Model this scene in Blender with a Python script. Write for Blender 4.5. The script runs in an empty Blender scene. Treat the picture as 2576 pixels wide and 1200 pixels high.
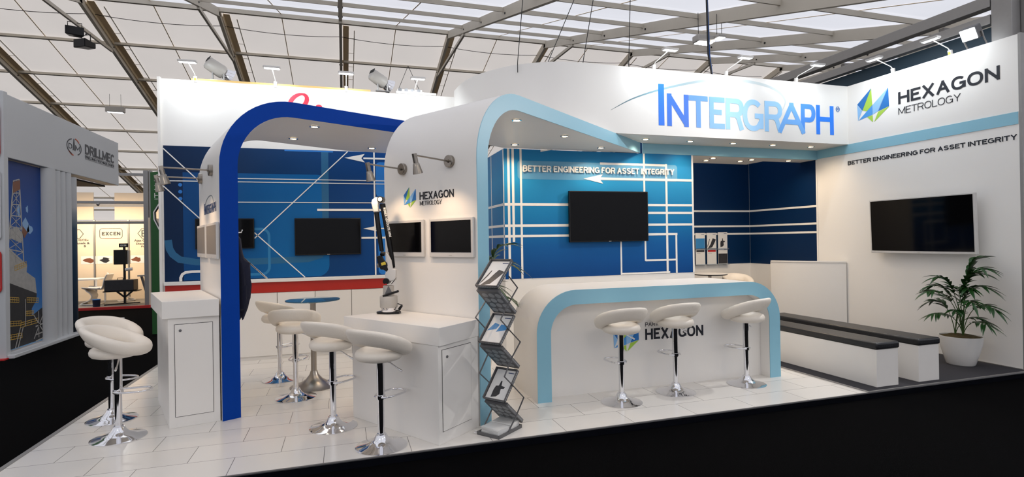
import bpy, bmesh, math, random
from mathutils import Vector, Matrix
random.seed(7)
sc = bpy.context.scene
COL = sc.collection

# ------------------------------------------------------------------ camera, world, exposure
def V(*a): return Vector(a)
cam_data = bpy.data.cameras.new('camera'); cam = bpy.data.objects.new('camera', cam_data); COL.objects.link(cam)
yaw, pitch, roll, FPX = 0.302072944, 0.00245778582, -0.0155474611, 1358.997
_f = V(math.sin(yaw)*math.cos(pitch), math.cos(yaw)*math.cos(pitch), math.sin(pitch))
_r = V(math.cos(yaw), -math.sin(yaw), 0); _u = _r.cross(_f)
CR = _r*math.cos(roll) + _u*math.sin(roll); CU = _u*math.cos(roll) - _r*math.sin(roll)
cam.matrix_world = Matrix(((CR.x, CU.x, -_f.x, 0), (CR.y, CU.y, -_f.y, 0), (CR.z, CU.z, -_f.z, 1.65), (0, 0, 0, 1)))
cam_data.sensor_fit = 'HORIZONTAL'; cam_data.sensor_width = 36; cam_data.lens = FPX/2576*36
cam_data.clip_start = .05; cam_data.clip_end = 300
sc.camera = cam

world = bpy.data.worlds.new('overcast_sky'); sc.world = world; world.use_nodes = True
bg = world.node_tree.nodes['Background']; bg.inputs['Color'].default_value = (.97, .975, 1.0, 1); bg.inputs['Strength'].default_value = 1.62
vs = sc.view_settings; vs.view_transform = 'Standard'; vs.look = 'None'; vs.gamma = 1; vs.use_curve_mapping = False
vs.exposure = -0.04
ARM_W = 7.0        # watts of a wall-washing arm lamp
DOWN_W = 23.0      # watts of a recessed downlight
AISLE_FILL_W = 22.0      # watts of each added fill lamp over the aisle
SPOT_W = 12.0      # watts of a spot on a rod

# ------------------------------------------------------------------ materials
def lin(c):
    return tuple(((x/255)/12.92 if x <= 10.31 else (((x/255)+.055)/1.055)**2.4) for x in c)
def mat(name, rgb, rough=.5, metal=0, spec=.5, noise=0, nscale=20, bump=0, bscale=60, coat=0):
    m = bpy.data.materials.new(name); m.use_nodes = True; nt = m.node_tree; b = nt.nodes['Principled BSDF']
    c = lin(rgb)
    b.inputs['Base Color'].default_value = (*c, 1); b.inputs['Roughness'].default_value = rough
    b.inputs['Metallic'].default_value = metal; b.inputs['Specular IOR Level'].default_value = spec
    if coat: b.inputs['Coat Weight'].default_value = coat; b.inputs['Coat Roughness'].default_value = .05
    if noise or bump:
        tc = nt.nodes.new('ShaderNodeTexCoord')
    if noise:
        n = nt.nodes.new('ShaderNodeTexNoise'); n.inputs['Scale'].default_value = nscale; n.inputs['Detail'].default_value = 4
        r = nt.nodes.new('ShaderNodeMapRange'); r.inputs[3].default_value = 1-noise; r.inputs[4].default_value = 1+noise
        mx = nt.nodes.new('ShaderNodeMix'); mx.data_type = 'RGBA'; mx.blend_type = 'MULTIPLY'; mx.inputs[0].default_value = 1
        mx.inputs[6].default_value = (*c, 1)
        nt.links.new(tc.outputs['Object'], n.inputs['Vector']); nt.links.new(n.outputs['Fac'], r.inputs[0])
        nt.links.new(r.outputs[0], mx.inputs[7]); nt.links.new(mx.outputs[2], b.inputs['Base Color'])
    if bump:
        n2 = nt.nodes.new('ShaderNodeTexNoise'); n2.inputs['Scale'].default_value = bscale; n2.inputs['Detail'].default_value = 3
        bp = nt.nodes.new('ShaderNodeBump'); bp.inputs['Strength'].default_value = bump; bp.inputs['Distance'].default_value = .01
        nt.links.new(tc.outputs['Object'], n2.inputs['Vector']); nt.links.new(n2.outputs['Fac'], bp.inputs['Height'])
        nt.links.new(bp.outputs[0], b.inputs['Normal'])
    return m
def emis(name, rgb, s):
    m = bpy.data.materials.new(name); m.use_nodes = True; nt = m.node_tree; nt.nodes.clear()
    e = nt.nodes.new('ShaderNodeEmission'); e.inputs[0].default_value = (*lin(rgb), 1); e.inputs[1].default_value = s
    o = nt.nodes.new('ShaderNodeOutputMaterial'); nt.links.new(e.outputs[0], o.inputs[0]); return m
def ramp_mat(name, axis, stops, rough=.45):
    """colour gradient along a world/object axis; stops = [(coordinate, rgb)]"""
    m = bpy.data.materials.new(name); m.use_nodes = True; nt = m.node_tree; b = nt.nodes['Principled BSDF']
    b.inputs['Roughness'].default_value = rough; b.inputs['Specular IOR Level'].default_value = .2
    tc = nt.nodes.new('ShaderNodeNewGeometry'); sx = nt.nodes.new('ShaderNodeSeparateXYZ')
    mr = nt.nodes.new('ShaderNodeMapRange'); mr.inputs[1].default_value = stops[0][0]; mr.inputs[2].default_value = stops[-1][0]
    cr = nt.nodes.new('ShaderNodeValToRGB'); el = cr.color_ramp.elements
    span = stops[-1][0]-stops[0][0]
    for i, (p, c) in enumerate(stops):
        e = el[i] if i < 2 else el.new((p-stops[0][0])/span)
        e.position = (p-stops[0][0])/span
    for i, (p, c) in enumerate(stops):
        pp = (p-stops[0][0])/span
        for e in el:
            if abs(e.position-pp) < 1e-4: e.color = (*lin(c), 1)
    nt.links.new(tc.outputs['Position'], sx.inputs[0]); nt.links.new(sx.outputs[axis], mr.inputs[0])
    nt.links.new(mr.outputs[0], cr.inputs[0]); nt.links.new(cr.outputs[0], b.inputs['Base Color'])
    return m

M = {}
M['white'] = mat('white_laminate', (233, 230, 225), .38, noise=.015, nscale=3)
M['whitewall'] = mat('white_painted_panel', (236, 234, 230), .42, noise=.012, nscale=2)
M['lightblue'] = mat('light_blue_laminate', (138, 190, 210), .4, noise=.02, nscale=4)
M['archblue'] = mat('deep_blue_laminate', (0, 60, 156), .5, spec=.1, noise=.03, nscale=3)
M['red'] = mat('red_laminate', (178, 30, 12), .45, noise=.02)
M['line'] = mat('white_vinyl', (240, 238, 232), .45)
M['black'] = mat('black_vinyl', (14, 20, 32), .45)
M['blackp'] = mat('black_plastic', (14, 14, 16), .35, spec=.3)
M['screen'] = mat('dark_screen_glass', (6, 6, 8), .08, spec=.16)
M['screengrey'] = mat('grey_screen', (120, 112, 104), .3)
M['tvframe'] = mat('silver_white_plastic', (205, 203, 200), .35)
M['chrome'] = mat('chrome', (232, 232, 235), .06, 1)
M['steel'] = mat('brushed_steel', (165, 158, 150), .3, 1, bump=.05, bscale=200)
M['lampmetal'] = mat('satin_nickel', (150, 143, 134), .28, 1)
M['leather'] = mat('white_leather', (232, 224, 212), .45, noise=.02, bump=.12, bscale=90)
M['blackleather'] = mat('black_leather', (22, 23, 26), .38, bump=.2, bscale=60)
M['alu'] = mat('aluminium_profile', (150, 148, 146), .42, .55, noise=.05)
M['tentalu'] = mat('weathered_aluminium', (200, 192, 178), .6, 0, noise=.08, nscale=1.5)
M['tentbeige'] = mat('beige_rafter_flank', (224, 202, 166), .7, 0, noise=.05, nscale=1)
M['cable'] = mat('black_rubber', (12, 12, 13), .5)
M['bluecable'] = mat('blue_rubber', (20, 75, 140), .5)
M['wood'] = mat('pine_batten', (214, 178, 110), .6, noise=.12, nscale=8)
M['carpet'] = mat('black_carpet', (6, 6, 7), .95, spec=.02, noise=.25, nscale=150, bump=.3, bscale=300)
M['greycarpet'] = mat('charcoal_carpet', (62, 62, 66), .95, spec=.1, noise=.15, nscale=200, bump=.3, bscale=300)
M['edge'] = mat('glossy_black_edge', (12, 14, 20), .15)
M['soil'] = mat('mossy_soil', (78, 66, 34), .95, noise=.5, nscale=25, bump=.8, bscale=40)
M['leaf'] = mat('palm_leaf', (24, 66, 20), .38, noise=.25, nscale=12)
M['stem'] = mat('palm_stem', (62, 92, 40), .5, noise=.15)
M['pot'] = mat('glossy_white_planter', (226, 224, 220), .22)
M['navy'] = mat('navy_fabric', (12, 18, 44), .85, bump=.4, bscale=50)
M['green'] = mat('green_print', (26, 92, 34), .5)
M['flagred'] = mat('red_print', (190, 30, 28), .5)
M['greysteel'] = mat('grey_powdercoat', (104, 104, 106), .45, .4)
M['greyplastic'] = mat('grey_plastic', (176, 172, 166), .4)
M['yellow'] = mat('yellow_sticker', (214, 190, 60), .5)
M['logoblue'] = mat('logo_dark_blue', (22, 110, 185), .45)
M['logomid'] = mat('logo_mid_blue', (70, 150, 220), .45)
M['logolight'] = mat('logo_light_blue', (140, 190, 235), .45)
M['logogreen'] = mat('logo_green', (165, 205, 70), .45)
M['led'] = emis('led_diffuser', (240, 246, 255), 3)
M['warmlamp'] = emis('warm_lamp_glow', (255, 226, 176), 9)
M['flood'] = emis('floodlight_glow', (246, 250, 255), 14)
M['brochureblue'] = mat('brochure_blue', (50, 130, 190), .35)
M['brochuregrey'] = mat('brochure_dark_picture', (52, 52, 56), .35, noise=.6, nscale=40)
M['paper'] = mat('brochure_paper', (226, 226, 224), .35)
M['neigh'] = mat('pale_grey_panel', (196, 198, 200), .5, noise=.01)
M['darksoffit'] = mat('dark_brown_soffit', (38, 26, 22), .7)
M['beige'] = mat('beige_partition', (226, 208, 184), .6, noise=.02)
M['greyfloor'] = mat('grey_booth_floor', (130, 128, 124), .6)
def glassmat():
    m = bpy.data.materials.new('blue_tinted_glass'); m.use_nodes = True; b = m.node_tree.nodes['Principled BSDF']
    b.inputs['Base Color'].default_value = (*lin((110, 160, 185)), 1); b.inputs['Roughness'].default_value = .02
    b.inputs['Transmission Weight'].default_value = .85; b.inputs['IOR'].default_value = 1.45
    return m
M['glass'] = glassmat()
def acrylic():
    m = bpy.data.materials.new('clear_acrylic'); m.use_nodes = True; b = m.node_tree.nodes['Principled BSDF']
    b.inputs['Base Color'].default_value = (.9, .95, 1, 1); b.inputs['Roughness'].default_value = .03
    b.inputs['Transmission Weight'].default_value = .95; b.inputs['IOR'].default_value = 1.2
    return m
M['acrylic'] = acrylic()
def membrane(name, rgb, amount):
    m = bpy.data.materials.new(name); m.use_nodes = True; nt = m.node_tree; nt.nodes.clear()
    o = nt.nodes.new('ShaderNodeOutputMaterial'); mx = nt.nodes.new('ShaderNodeMixShader'); mx.inputs[0].default_value = amount
    d = nt.nodes.new('ShaderNodeBsdfDiffuse'); t = nt.nodes.new('ShaderNodeBsdfTranslucent')
    tc = nt.nodes.new('ShaderNodeTexCoord'); n = nt.nodes.new('ShaderNodeTexNoise'); n.inputs['Scale'].default_value = .5; n.inputs['Detail'].default_value = 5
    cr = nt.nodes.new('ShaderNodeValToRGB'); c = lin(rgb)
    cr.color_ramp.elements[0].position = .3; cr.color_ramp.elements[1].position = .7
    cr.color_ramp.elements[0].color = (c[0]*.96, c[1]*.96, c[2]*.96, 1); cr.color_ramp.elements[1].color = (*c, 1)
    L = nt.links.new
    L(tc.outputs['Object'], n.inputs['Vector']); L(n.outputs['Fac'], cr.inputs[0])
    L(cr.outputs[0], d.inputs[0]); L(cr.outputs[0], t.inputs[0]); L(d.outputs[0], mx.inputs[1]); L(t.outputs[0], mx.inputs[2]); L(mx.outputs[0], o.inputs[0])
    return m
M['pvc'] = membrane('white_pvc_membrane', (234, 227, 221), .46)
M['pvcnear'] = membrane('white_pvc_membrane_cool', (233, 234, 240), .6)
def tilemat():
    m = bpy.data.materials.new('glossy_white_floor_tiles'); m.use_nodes = True; nt = m.node_tree; b = nt.nodes['Principled BSDF']
    g = nt.nodes.new('ShaderNodeNewGeometry'); mp = nt.nodes.new('ShaderNodeMapping')
    mp.inputs['Location'].default_value = (.497, -4.285, 0)
    br = nt.nodes.new('ShaderNodeTexBrick'); br.offset = .5; br.inputs['Scale'].default_value = 1
    br.inputs['Brick Width'].default_value = .657; br.inputs['Row Height'].default_value = .352; br.inputs['Mortar Size'].default_value = .0022
    br.inputs['Mortar Smooth'].default_value = .1
    br.inputs['Color1'].default_value = (*lin((226, 222, 216)), 1); br.inputs['Color2'].default_value = (*lin((220, 216, 210)), 1)
    br.inputs['Mortar'].default_value = (*lin((92, 88, 84)), 1)
    n = nt.nodes.new('ShaderNodeTexNoise'); n.inputs['Scale'].default_value = 2.5; n.inputs['Detail'].default_value = 5
    mr = nt.nodes.new('ShaderNodeMapRange'); mr.inputs[3].default_value = .1; mr.inputs[4].default_value = .24
    L = nt.links.new
    L(g.outputs['Position'], mp.inputs[0]); L(mp.outputs[0], br.inputs['Vector']); L(br.outputs['Color'], b.inputs['Base Color'])
    L(g.outputs['Position'], n.inputs['Vector']); L(n.outputs['Fac'], mr.inputs[0]); L(mr.outputs[0], b.inputs['Roughness'])
    return m
M['tiles'] = tilemat()

# ------------------------------------------------------------------ mesh building helpers
class Fr:
    """a flat frame: origin, right, up, normal"""
    def __init__(s, O, R, U=(0, 0, 1), N=None):
        s.O = Vector(O); s.R = Vector(R).normalized(); s.U = Vector(U).normalized()
        s.N = Vector(N).normalized() if N is not None else s.R.cross(s.U)
    def p(s, x, y, z=0): return s.O + s.R*x + s.U*y + s.N*z
WF = Fr((0, 0, 0), (1, 0, 0), (0, 1, 0), (0, 0, 1))
def yframe(y): return Fr((0, y, 0), (1, 0, 0), (0, 0, 1), (0, -1, 0))       # wall facing the visitor; x = world x
def rframe(x): return Fr((x, 0, 0), (0, -1, 0), (0, 0, 1), (-1, 0, 0))      # right wall; x = -world y
def lframe(x): return Fr((x, 0, 0), (0, 1, 0), (0, 0, 1), (1, 0, 0))        # left neighbour; x = world y

ORG = {}
class MB:
    def __init__(s, fr=None): s.v = []; s.f = []; s.mi = []; s.m = 0; s.fr = fr or WF
    def add(s, vs, fs, fr=None):
        fr = fr or s.fr; n = len(s.v)
        s.v += [fr.p(*p) for p in vs]; s.f += [[n+i for i in f] for f in fs]; s.mi += [s.m]*len(fs); return s
    def box(s, a, b, fr=None):
        x0, y0, z0 = a; x1, y1, z1 = b
        vs = [(x0,y0,z0),(x1,y0,z0),(x1,y1,z0),(x0,y1,z0),(x0,y0,z1),(x1,y0,z1),(x1,y1,z1),(x0,y1,z1)]
        return s.add(vs, [[0,3,2,1],[4,5,6,7],[0,1,5,4],[1,2,6,5],[2,3,7,6],[3,0,4,7]], fr)
    def plate(s, poly, z0, z1, fr=None):
        n = len(poly); area = sum(poly[i][0]*poly[(i+1) % n][1]-poly[(i+1) % n][0]*poly[i][1] for i in range(n))
        if area < 0: poly = poly[::-1]
        vs = [(x, y, z0) for x, y in poly]+[(x, y, z1) for x, y in poly]
        fs = [list(range(n))[::-1], list(range(n, 2*n))]+[[i, (i+1) % n, n+(i+1) % n, n+i] for i in range(n)]
        return s.add(vs, fs, fr)
    def bar(s, p, q, w, h, up=(0, 0, 1)):
        p, q = Vector(p), Vector(q); d = (q-p); L = d.length; d.normalize(); r = d.cross(Vector(up))
        if r.length < 1e-5: r = d.cross(Vector((1, 0, 0)))
        r.normalize(); u = r.cross(d)
        fr = Fr(s.fr.p(*p), s._d(d), s._d(r), s._d(u))
        return s.box((0, -w/2, -h/2), (L, w/2, h/2), fr)
    def _d(s, d): return s.fr.R*d[0]+s.fr.U*d[1]+s.fr.N*d[2]
    def tube(s, pts, r, n=8, closed=False, caps=True):
        P = [Vector(p) for p in pts]; k = len(P); rs = r if isinstance(r, (list, tuple)) else [r]*k
        vs = []; prev = None
        for i in range(k):
            if closed: d = P[(i+1) % k]-P[i-1]
            else: d = P[min(i+1, k-1)]-P[max(i-1, 0)]
            d.normalize()
            if prev is None:
                a = Vector((0, 0, 1)) if abs(d.z) < .9 else Vector((1, 0, 0)); e = d.cross(a).normalized()
            else:
                e = (prev-d*prev.dot(d)).normalized()
            prev = e; g = d.cross(e)
            for j in range(n):
                t = 2*math.pi*j/n; vs.append(P[i]+(e*math.cos(t)+g*math.sin(t))*rs[i])
        fs = []
        for i in range(k if closed else k-1):
            a, b = i*n, ((i+1) % k)*n
            fs += [[a+j, a+(j+1) % n, b+(j+1) % n, b+j] for j in range(n)]
        if not closed and caps: fs += [list(range(n))[::-1], [(k-1)*n+j for j in range(n)]]
        return s.add([tuple(v) for v in vs], fs)
    def lathe(s, prof, c=(0, 0, 0), n=32, fr=None, sx=1, sy=1):
        vs = []; fs = []; k = len(prof)
        for r, z in prof:
            for j in range(n):
                t = 2*math.pi*j/n; vs.append((c[0]+r*sx*math.cos(t), c[1]+r*sy*math.sin(t), c[2]+z))
        for i in range(k-1): fs += [[i*n+j, i*n+(j+1) % n, (i+1)*n+(j+1) % n, (i+1)*n+j] for j in range(n)]
        if prof[0][0] > 1e-6: fs.append(list(range(n))[::-1])
        if prof[-1][0] > 1e-6: fs.append([(k-1)*n+j for j in range(n)])
        return s.add(vs, fs, fr)
    def stroke(s, pts, w, z0, z1, closed=False, fr=None):
        """ribbon of width w (number or list) along a 2D polyline, mitred"""
        P = [Vector((p[0], p[1])) for p in pts]; k = len(P); ws = w if isinstance(w, (list, tuple)) else [w]*k; a = []; b = []
        for i in range(k):
            d1 = (P[i]-P[i-1]) if (i > 0 or closed) else (P[i+1]-P[i])
            d2 = (P[(i+1) % k]-P[i]) if (i < k-1 or closed) else d1
            d1.normalize(); d2.normalize(); t = (d1+d2)
            t = t.normalized() if t.length > 1e-4 else d1
            n = Vector((-t.y, t.x)); c = max(.35, n.dot(Vector((-d1.y, d1.x))))
            a.append(P[i]+n*ws[i]/2/c); b.append(P[i]-n*ws[i]/2/c)
        vs = []
        for p, q in zip(a, b): vs += [(q.x, q.y, z0), (p.x, p.y, z0), (p.x, p.y, z1), (q.x, q.y, z1)]
        fs = []
        for i in range(k if closed else k-1):
            c, d = 4*i, 4*((i+1) % k)
            for u in range(4): v = (u+1) % 4; fs.append([c+u, d+u, d+v, c+v])
        if not closed: fs += [[0, 1, 2, 3], [4*k-1, 4*k-2, 4*k-3, 4*k-4]]
        return s.add(vs, fs, fr)
    def build(s, name, m, parent=None, smooth=None, bevel=0, label=None, cat=None, group=None, kind=None, seg=2, keep=False):
        me = bpy.data.meshes.new(name)
        org = ORG.get(parent.name, Vector()) if parent else None
        if parent is None:
            if kind == 'structure' or keep: org = Vector()
            else:
                xs = [v.x for v in s.v]; ys = [v.y for v in s.v]; zs = [v.z for v in s.v]
                org = Vector(((min(xs)+max(xs))/2, (min(ys)+max(ys))/2, min(zs)))
        me.from_pydata([tuple(v-org) for v in s.v], [], s.f)
        ms = m if isinstance(m, (list, tuple)) else [m]
        for x in ms: me.materials.append(M[x] if isinstance(x, str) else x)
        if len(ms) > 1:
            for p, i in zip(me.polygons, s.mi): p.material_index = i
        bm = bmesh.new(); bm.from_mesh(me); bmesh.ops.remove_doubles(bm, verts=bm.verts, dist=1e-6)
        bmesh.ops.recalc_face_normals(bm, faces=bm.faces); bm.to_mesh(me); bm.free()
        if smooth:
            for p in me.polygons: p.use_smooth = True
            me.set_sharp_from_angle(angle=math.radians(smooth))
        o = bpy.data.objects.new(name, me); COL.objects.link(o)
        if parent: o.parent = parent; ORG[o.name] = org
        else: o.location = org; ORG[o.name] = org
        if bevel:
            b = o.modifiers.new('bevel', 'BEVEL'); b.width = bevel; b.segments = seg; b.limit_method = 'ANGLE'; b.angle_limit = math.radians(40)
        tag(o, label, cat, group, kind)
        return o
def tag(o, label=None, cat=None, group=None, kind=None):
    if label: o['label'] = label
    if cat: o['category'] = cat
    if group: o['group'] = group
    if kind: o['kind'] = kind
def thing(name, loc, label, cat, group=None, rz=0):
    o = bpy.data.objects.new(name, None); COL.objects.link(o); o.location = loc; o.rotation_euler = (0, 0, rz); o.empty_display_size = .1
    ORG[o.name] = Vector(loc) if rz == 0 else Vector((0, 0, 0)); tag(o, label, cat, group); return o
def proto(name, label, cat, group=None):
    """thing built around the local origin, placed afterwards"""
    o = bpy.data.objects.new(name, None); COL.objects.link(o); ORG[o.name] = Vector(); o.empty_display_size = .1; tag(o, label, cat, group); return o
KIDS = {}
def dup(root, loc, rz, label, group=None, scale=None):
    def cp(o, par):
        c = o.copy(); COL.objects.link(c)
        if par: c.parent = par
        for k in [x for x in o.children]: cp(k, c)
        return c
    r = cp(root, None); r.location = loc; r.rotation_euler = (0, 0, rz)
    if scale: r.scale = scale
    tag(r, label, None, group); return r
def _arc(cx, cy, rx, ry, a0, a1, n=10):
    out = []
    for i in range(n+1):
        a = math.radians(a0+(a1-a0)*i/n); c, q = math.cos(a), math.sin(a)
        out.append((cx+rx*math.copysign(abs(c)**.88, c), cy+ry*math.copysign(abs(q)**.88, q)))
    return out
GL = {   # own sans capitals: advance width, strokes in a unit box
 'A': (.92, [[(0, 0), (.5, 1), (1, 0)], [(.19, .33), (.81, .33)]]),
 'B': (.80, [[(0, 0), (0, 1), (.6, 1)]+_arc(.6, .765, .34, .235, 90, -90, 8)+[(0, .53)], [(.02, 0), (.6, 0)]+_arc(.6, .265, .40, .265, -90, 90, 8)+[(.3, .53)]]),
 'C': (.86, [_arc(.52, .5, .52, .5, 42, 318, 20)]),
 'D': (.86, [[(0, 0), (0, 1), (.45, 1)]+_arc(.45, .5, .55, .5, 90, -90, 14)+[(0, 0)]]),
 'E': (.72, [[(1, 1), (0, 1), (0, 0), (1, 0)], [(0, .53), (.92, .53)]]),
 'F': (.68, [[(1, 1), (0, 1), (0, 0)], [(0, .53), (.88, .53)]]),
 'G': (.92, [_arc(.5, .5, .5, .5, 45, 330, 22)+[(1, .25), (1, .48), (.6, .48)], [(1, .4), (1, 0)]]),
 'H': (.86, [[(0, 0), (0, 1)], [(1, 0), (1, 1)], [(0, .53), (1, .53)]]),
 'I': (.16, [[(.5, 0), (.5, 1)]]),
 'L': (.66, [[(0, 1), (0, 0), (1, 0)]]),
 'M': (1.04, [[(0, 0), (0, 1), (.5, .12), (1, 1), (1, 0)]]),
 'N': (.86, [[(0, 0), (0, 1), (1, 0), (1, 1)]]),
 'O': (.96, [_arc(.5, .5, .5, .5, 0, 360, 28)]),
 'P': (.80, [[(0, 0), (0, 1), (.62, 1)]+_arc(.62, .73, .38, .27, 90, -90, 8)+[(0, .46)]]),
 'R': (.86, [[(0, 0), (0, 1), (.6, 1)]+_arc(.6, .74, .38, .26, 90, -90, 8)+[(0, .48)], [(.55, .48), (.74, .36), (.86, .12), (.98, 0)]]),
 'S': (.82, [_arc(.5, .755, .46, .245, 25, 180, 8)+[(.08, .66), (.22, .56), (.78, .44), (.94, .34)]+_arc(.5, .255, .48, .255, 0, -160, 9)]),
 'T': (.80, [[(0, 1), (1, 1)], [(.5, 1), (.5, 0)]]),
 'U': (.84, [[(0, 1), (0, .35)]+_arc(.5, .35, .5, .35, 180, 360, 10)+[(1, 1)]]),
 'V': (.88, [[(0, 1), (.5, 0), (1, 1)]]),
 'X': (.90, [[(0, 0), (1, 1)], [(0, 1), (1, 0)]]),
 'Y': (.90, [[(0, 1), (.5, .46), (1, 1)], [(.5, .46), (.5, 0)]]),
 '|': (.1, [[(.5, 0), (.5, 1)]]),
}
def penline(mb, Q, t, z0, z1):
    """straight pen strokes with square corners, round joints along curves"""
    Q = [Vector(q) for q in Q]; Q = [q for i, q in enumerate(Q) if i == 0 or (q-Q[i-1]).length > 1e-5]; n = len(Q)
    D = [(Q[i+1]-Q[i]).normalized() for i in range(n-1)]; loop = (Q[0]-Q[-1]).length < 1e-4
    def smooth(i): return D[i-1].dot(D[i]) > .80
    for i in range(n-1):
        d = D[i]; ax_ = abs(d.x) < .06 or abs(d.y) < .06; a, b = Q[i].copy(), Q[i+1].copy()
        if ax_ and i > 0 and not smooth(i): a -= d*t/2
        if ax_ and i < n-2 and not smooth(i+1): b += d*t/2
        if loop and ax_ and i == n-2 and D[0].dot(D[-1]) < .8: b += d*t/2
        m_ = Vector((-d.y, d.x))*t/2
        e = .00001*(i % 3); mb.plate([tuple(a-m_), tuple(b-m_), tuple(b+m_), tuple(a+m_)], z0, z1+e)
        if i > 0 and smooth(i) and D[i-1].dot(D[i]) < .9995: mb.plate([(Q[i].x+t/2*math.cos(k*.5236), Q[i].y+t/2*math.sin(k*.5236)) for k in range(12)], z0, z1-.00001)
        elif i > 0 and not smooth(i) and not (abs(D[i-1].x) < .06 or abs(D[i-1].y) < .06) and not ax_:
            s_ = 1 if D[i-1].y > 0 else -1; h = t*.5; mb.plate([(Q[i].x-t*.62, Q[i].y-h*.6*s_), (Q[i].x+t*.62, Q[i].y-h*.6*s_), (Q[i].x+t*.5, Q[i].y+h*s_), (Q[i].x-t*.5, Q[i].y+h*s_)], z0, z1-.00002)
def glyphs(mb, s, x0, y0, x1, y1, d0, depth, t, gap=.11, rot=False):
    H = (x1-x0) if rot else (y1-y0); W = (y1-y0) if rot else (x1-x0)
    tot = 0
    for k, c in enumerate(s): tot += (.4 if c == ' ' else GL[c][0])+(gap if k < len(s)-1 and c != ' ' and s[k+1] != ' ' else 0)
    sx = W/tot; off = 0
    for k, c in enumerate(s):
        if c == ' ': off += .42; continue
        w, st = GL[c]
        for j, P in enumerate(st):
            Q = [(off*sx+t/2+u*max(1e-4, w*sx-t), t/2+v*(H-t)) for u, v in P]
            if c in 'I|': Q = [((off+w/2)*sx, y) for x, y in Q]; Q = [(Q[0][0], 0), (Q[1][0], H)]
            else:
                # straight ends run out to the full cap height
                e = []
                for i_, (a, b) in enumerate(Q):
                    if i_ in (0, len(Q)-1) and c not in 'CGOSEFLDZ':
                        if P[i_][1] == 0: b = 0
                        if P[i_][1] == 1 and c != 'T': b = H
                    if i_ in (0, len(Q)-1) and c in 'EFTL' and P[i_][0] == 1: a = (off+w)*sx
                    if i_ in (0, len(Q)-1) and c == 'T' and P[i_][0] == 0 and P[i_][1] == 1: a = off*sx
                    if i_ in (0, len(Q)-1) and c in 'FLT' and P[i_][1] == 0 and P[i_][0] < 1: b = 0
                    if i_ == 0 and c == 'L': b = H
                    e.append((a, b))
                Q = e
            if rot: Q = [(x1-b, y0+a) for a, b in Q]
            else: Q = [(x0+a, y0+b) for a, b in Q]
            penline(mb, Q, t, d0, d0+depth+j*.0002)
        off += w+(gap if k < len(s)-1 and s[k+1] != ' ' else 0)
def text(s, fr, x0, y0, x1, y1, m, name, parent=None, d0=0, depth=.003, bold=0, rot=False, weight=None, **kw):
    if all(c in GL or c == ' ' for c in s):
        H = (x1-x0) if rot else (y1-y0); t = H*(weight or (.14+bold*3.2)); mb = MB(fr)
        # one mesh per word
        words = s.split(' ')
        if len(words) > 1 and not rot:
            gap = .11; wid = [sum(GL[c][0] for c in w)+gap*(len(w)-1) for w in words]; tot = sum(wid)+.42*(len(words)-1); sx = (x1-x0)/tot; off = 0
            if parent is None:
                parent = thing(name, fr.p((x0+x1)/2, y0, d0), kw.get('label'), kw.get('cat')); kw = {}; name = 'word'
            for w, wd in zip(words, wid):
                mb = MB(fr); glyphs(mb, w, x0+off*sx, y0, x0+(off+wd)*sx, y1, d0, depth, t); o = mb.build(name, m, parent, **kw); off += wd+.42
            return parent
        glyphs(mb, s, x0, y0, x1, y1, d0, depth, t, rot=rot)
        return mb.build(name, m, parent, **kw)
    cu = bpy.data.curves.new('txt', 'FONT'); cu.body = s; cu.size = 1; cu.offset = bold; cu.extrude = .5; cu.resolution_u = 6
    ob = bpy.data.objects.new('txt', cu); COL.objects.link(ob)
    dg = bpy.context.evaluated_depsgraph_get(); me = bpy.data.meshes.new_from_object(ob.evaluated_get(dg))
    vs = [v.co.copy() for v in me.vertices]; fs = [list(p.vertices) for p in me.polygons]
    bpy.data.objects.remove(ob); bpy.data.curves.remove(cu); bpy.data.meshes.remove(me)
    ax, bx = min(v.x for v in vs), max(v.x for v in vs); ay, by = min(v.y for v in vs), max(v.y for v in vs)
    out = []
    for v in vs:
        a = (v.x-ax)/(bx-ax); b = (v.y-ay)/(by-ay)
        out.append((x0+(x1-x0)*a, y0+(y1-y0)*b, d0+depth*(v.z+.5)))
    mb = MB(fr); mb.add(out, fs)
    return mb.build(name, m, parent, **kw)
def rrect(x0, y0, x1, y1, r, n=6, corners=(1, 1, 1, 1)):
    out = []
    for k, (cx, cy, a) in enumerate(((x1-r, y1-r, 0), (x0+r, y1-r, 90), (x0+r, y0+r, 180), (x1-r, y0+r, 270))):
        if corners[k]:
            for i in range(n+1):
                t = math.radians(a+90*i/n); out.append((cx+r*math.cos(t), cy+r*math.sin(t)))
        else: out.append(((x1, y1), (x0, y1), (x0, y0), (x1, y0))[k])
    return out
def light(kind, name, parent, loc, target, energy, color, **kw):
    L = bpy.data.lights.new(name, kind); L.energy = energy; L.color = color
    for k, v in kw.items(): setattr(L, k, v)
    o = bpy.data.objects.new(name, L); COL.objects.link(o)
    d = Vector(target)-Vector(loc); org = ORG.get(parent.name, Vector()) if parent else Vector()
    o.location = Vector(loc)-org; o.rotation_euler = d.to_track_quat('-Z', 'Y').to_euler()
    if parent: o.parent = parent
    return o
def c2(a): return math.cos(math.radians(a)), math.sin(math.radians(a))
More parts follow.
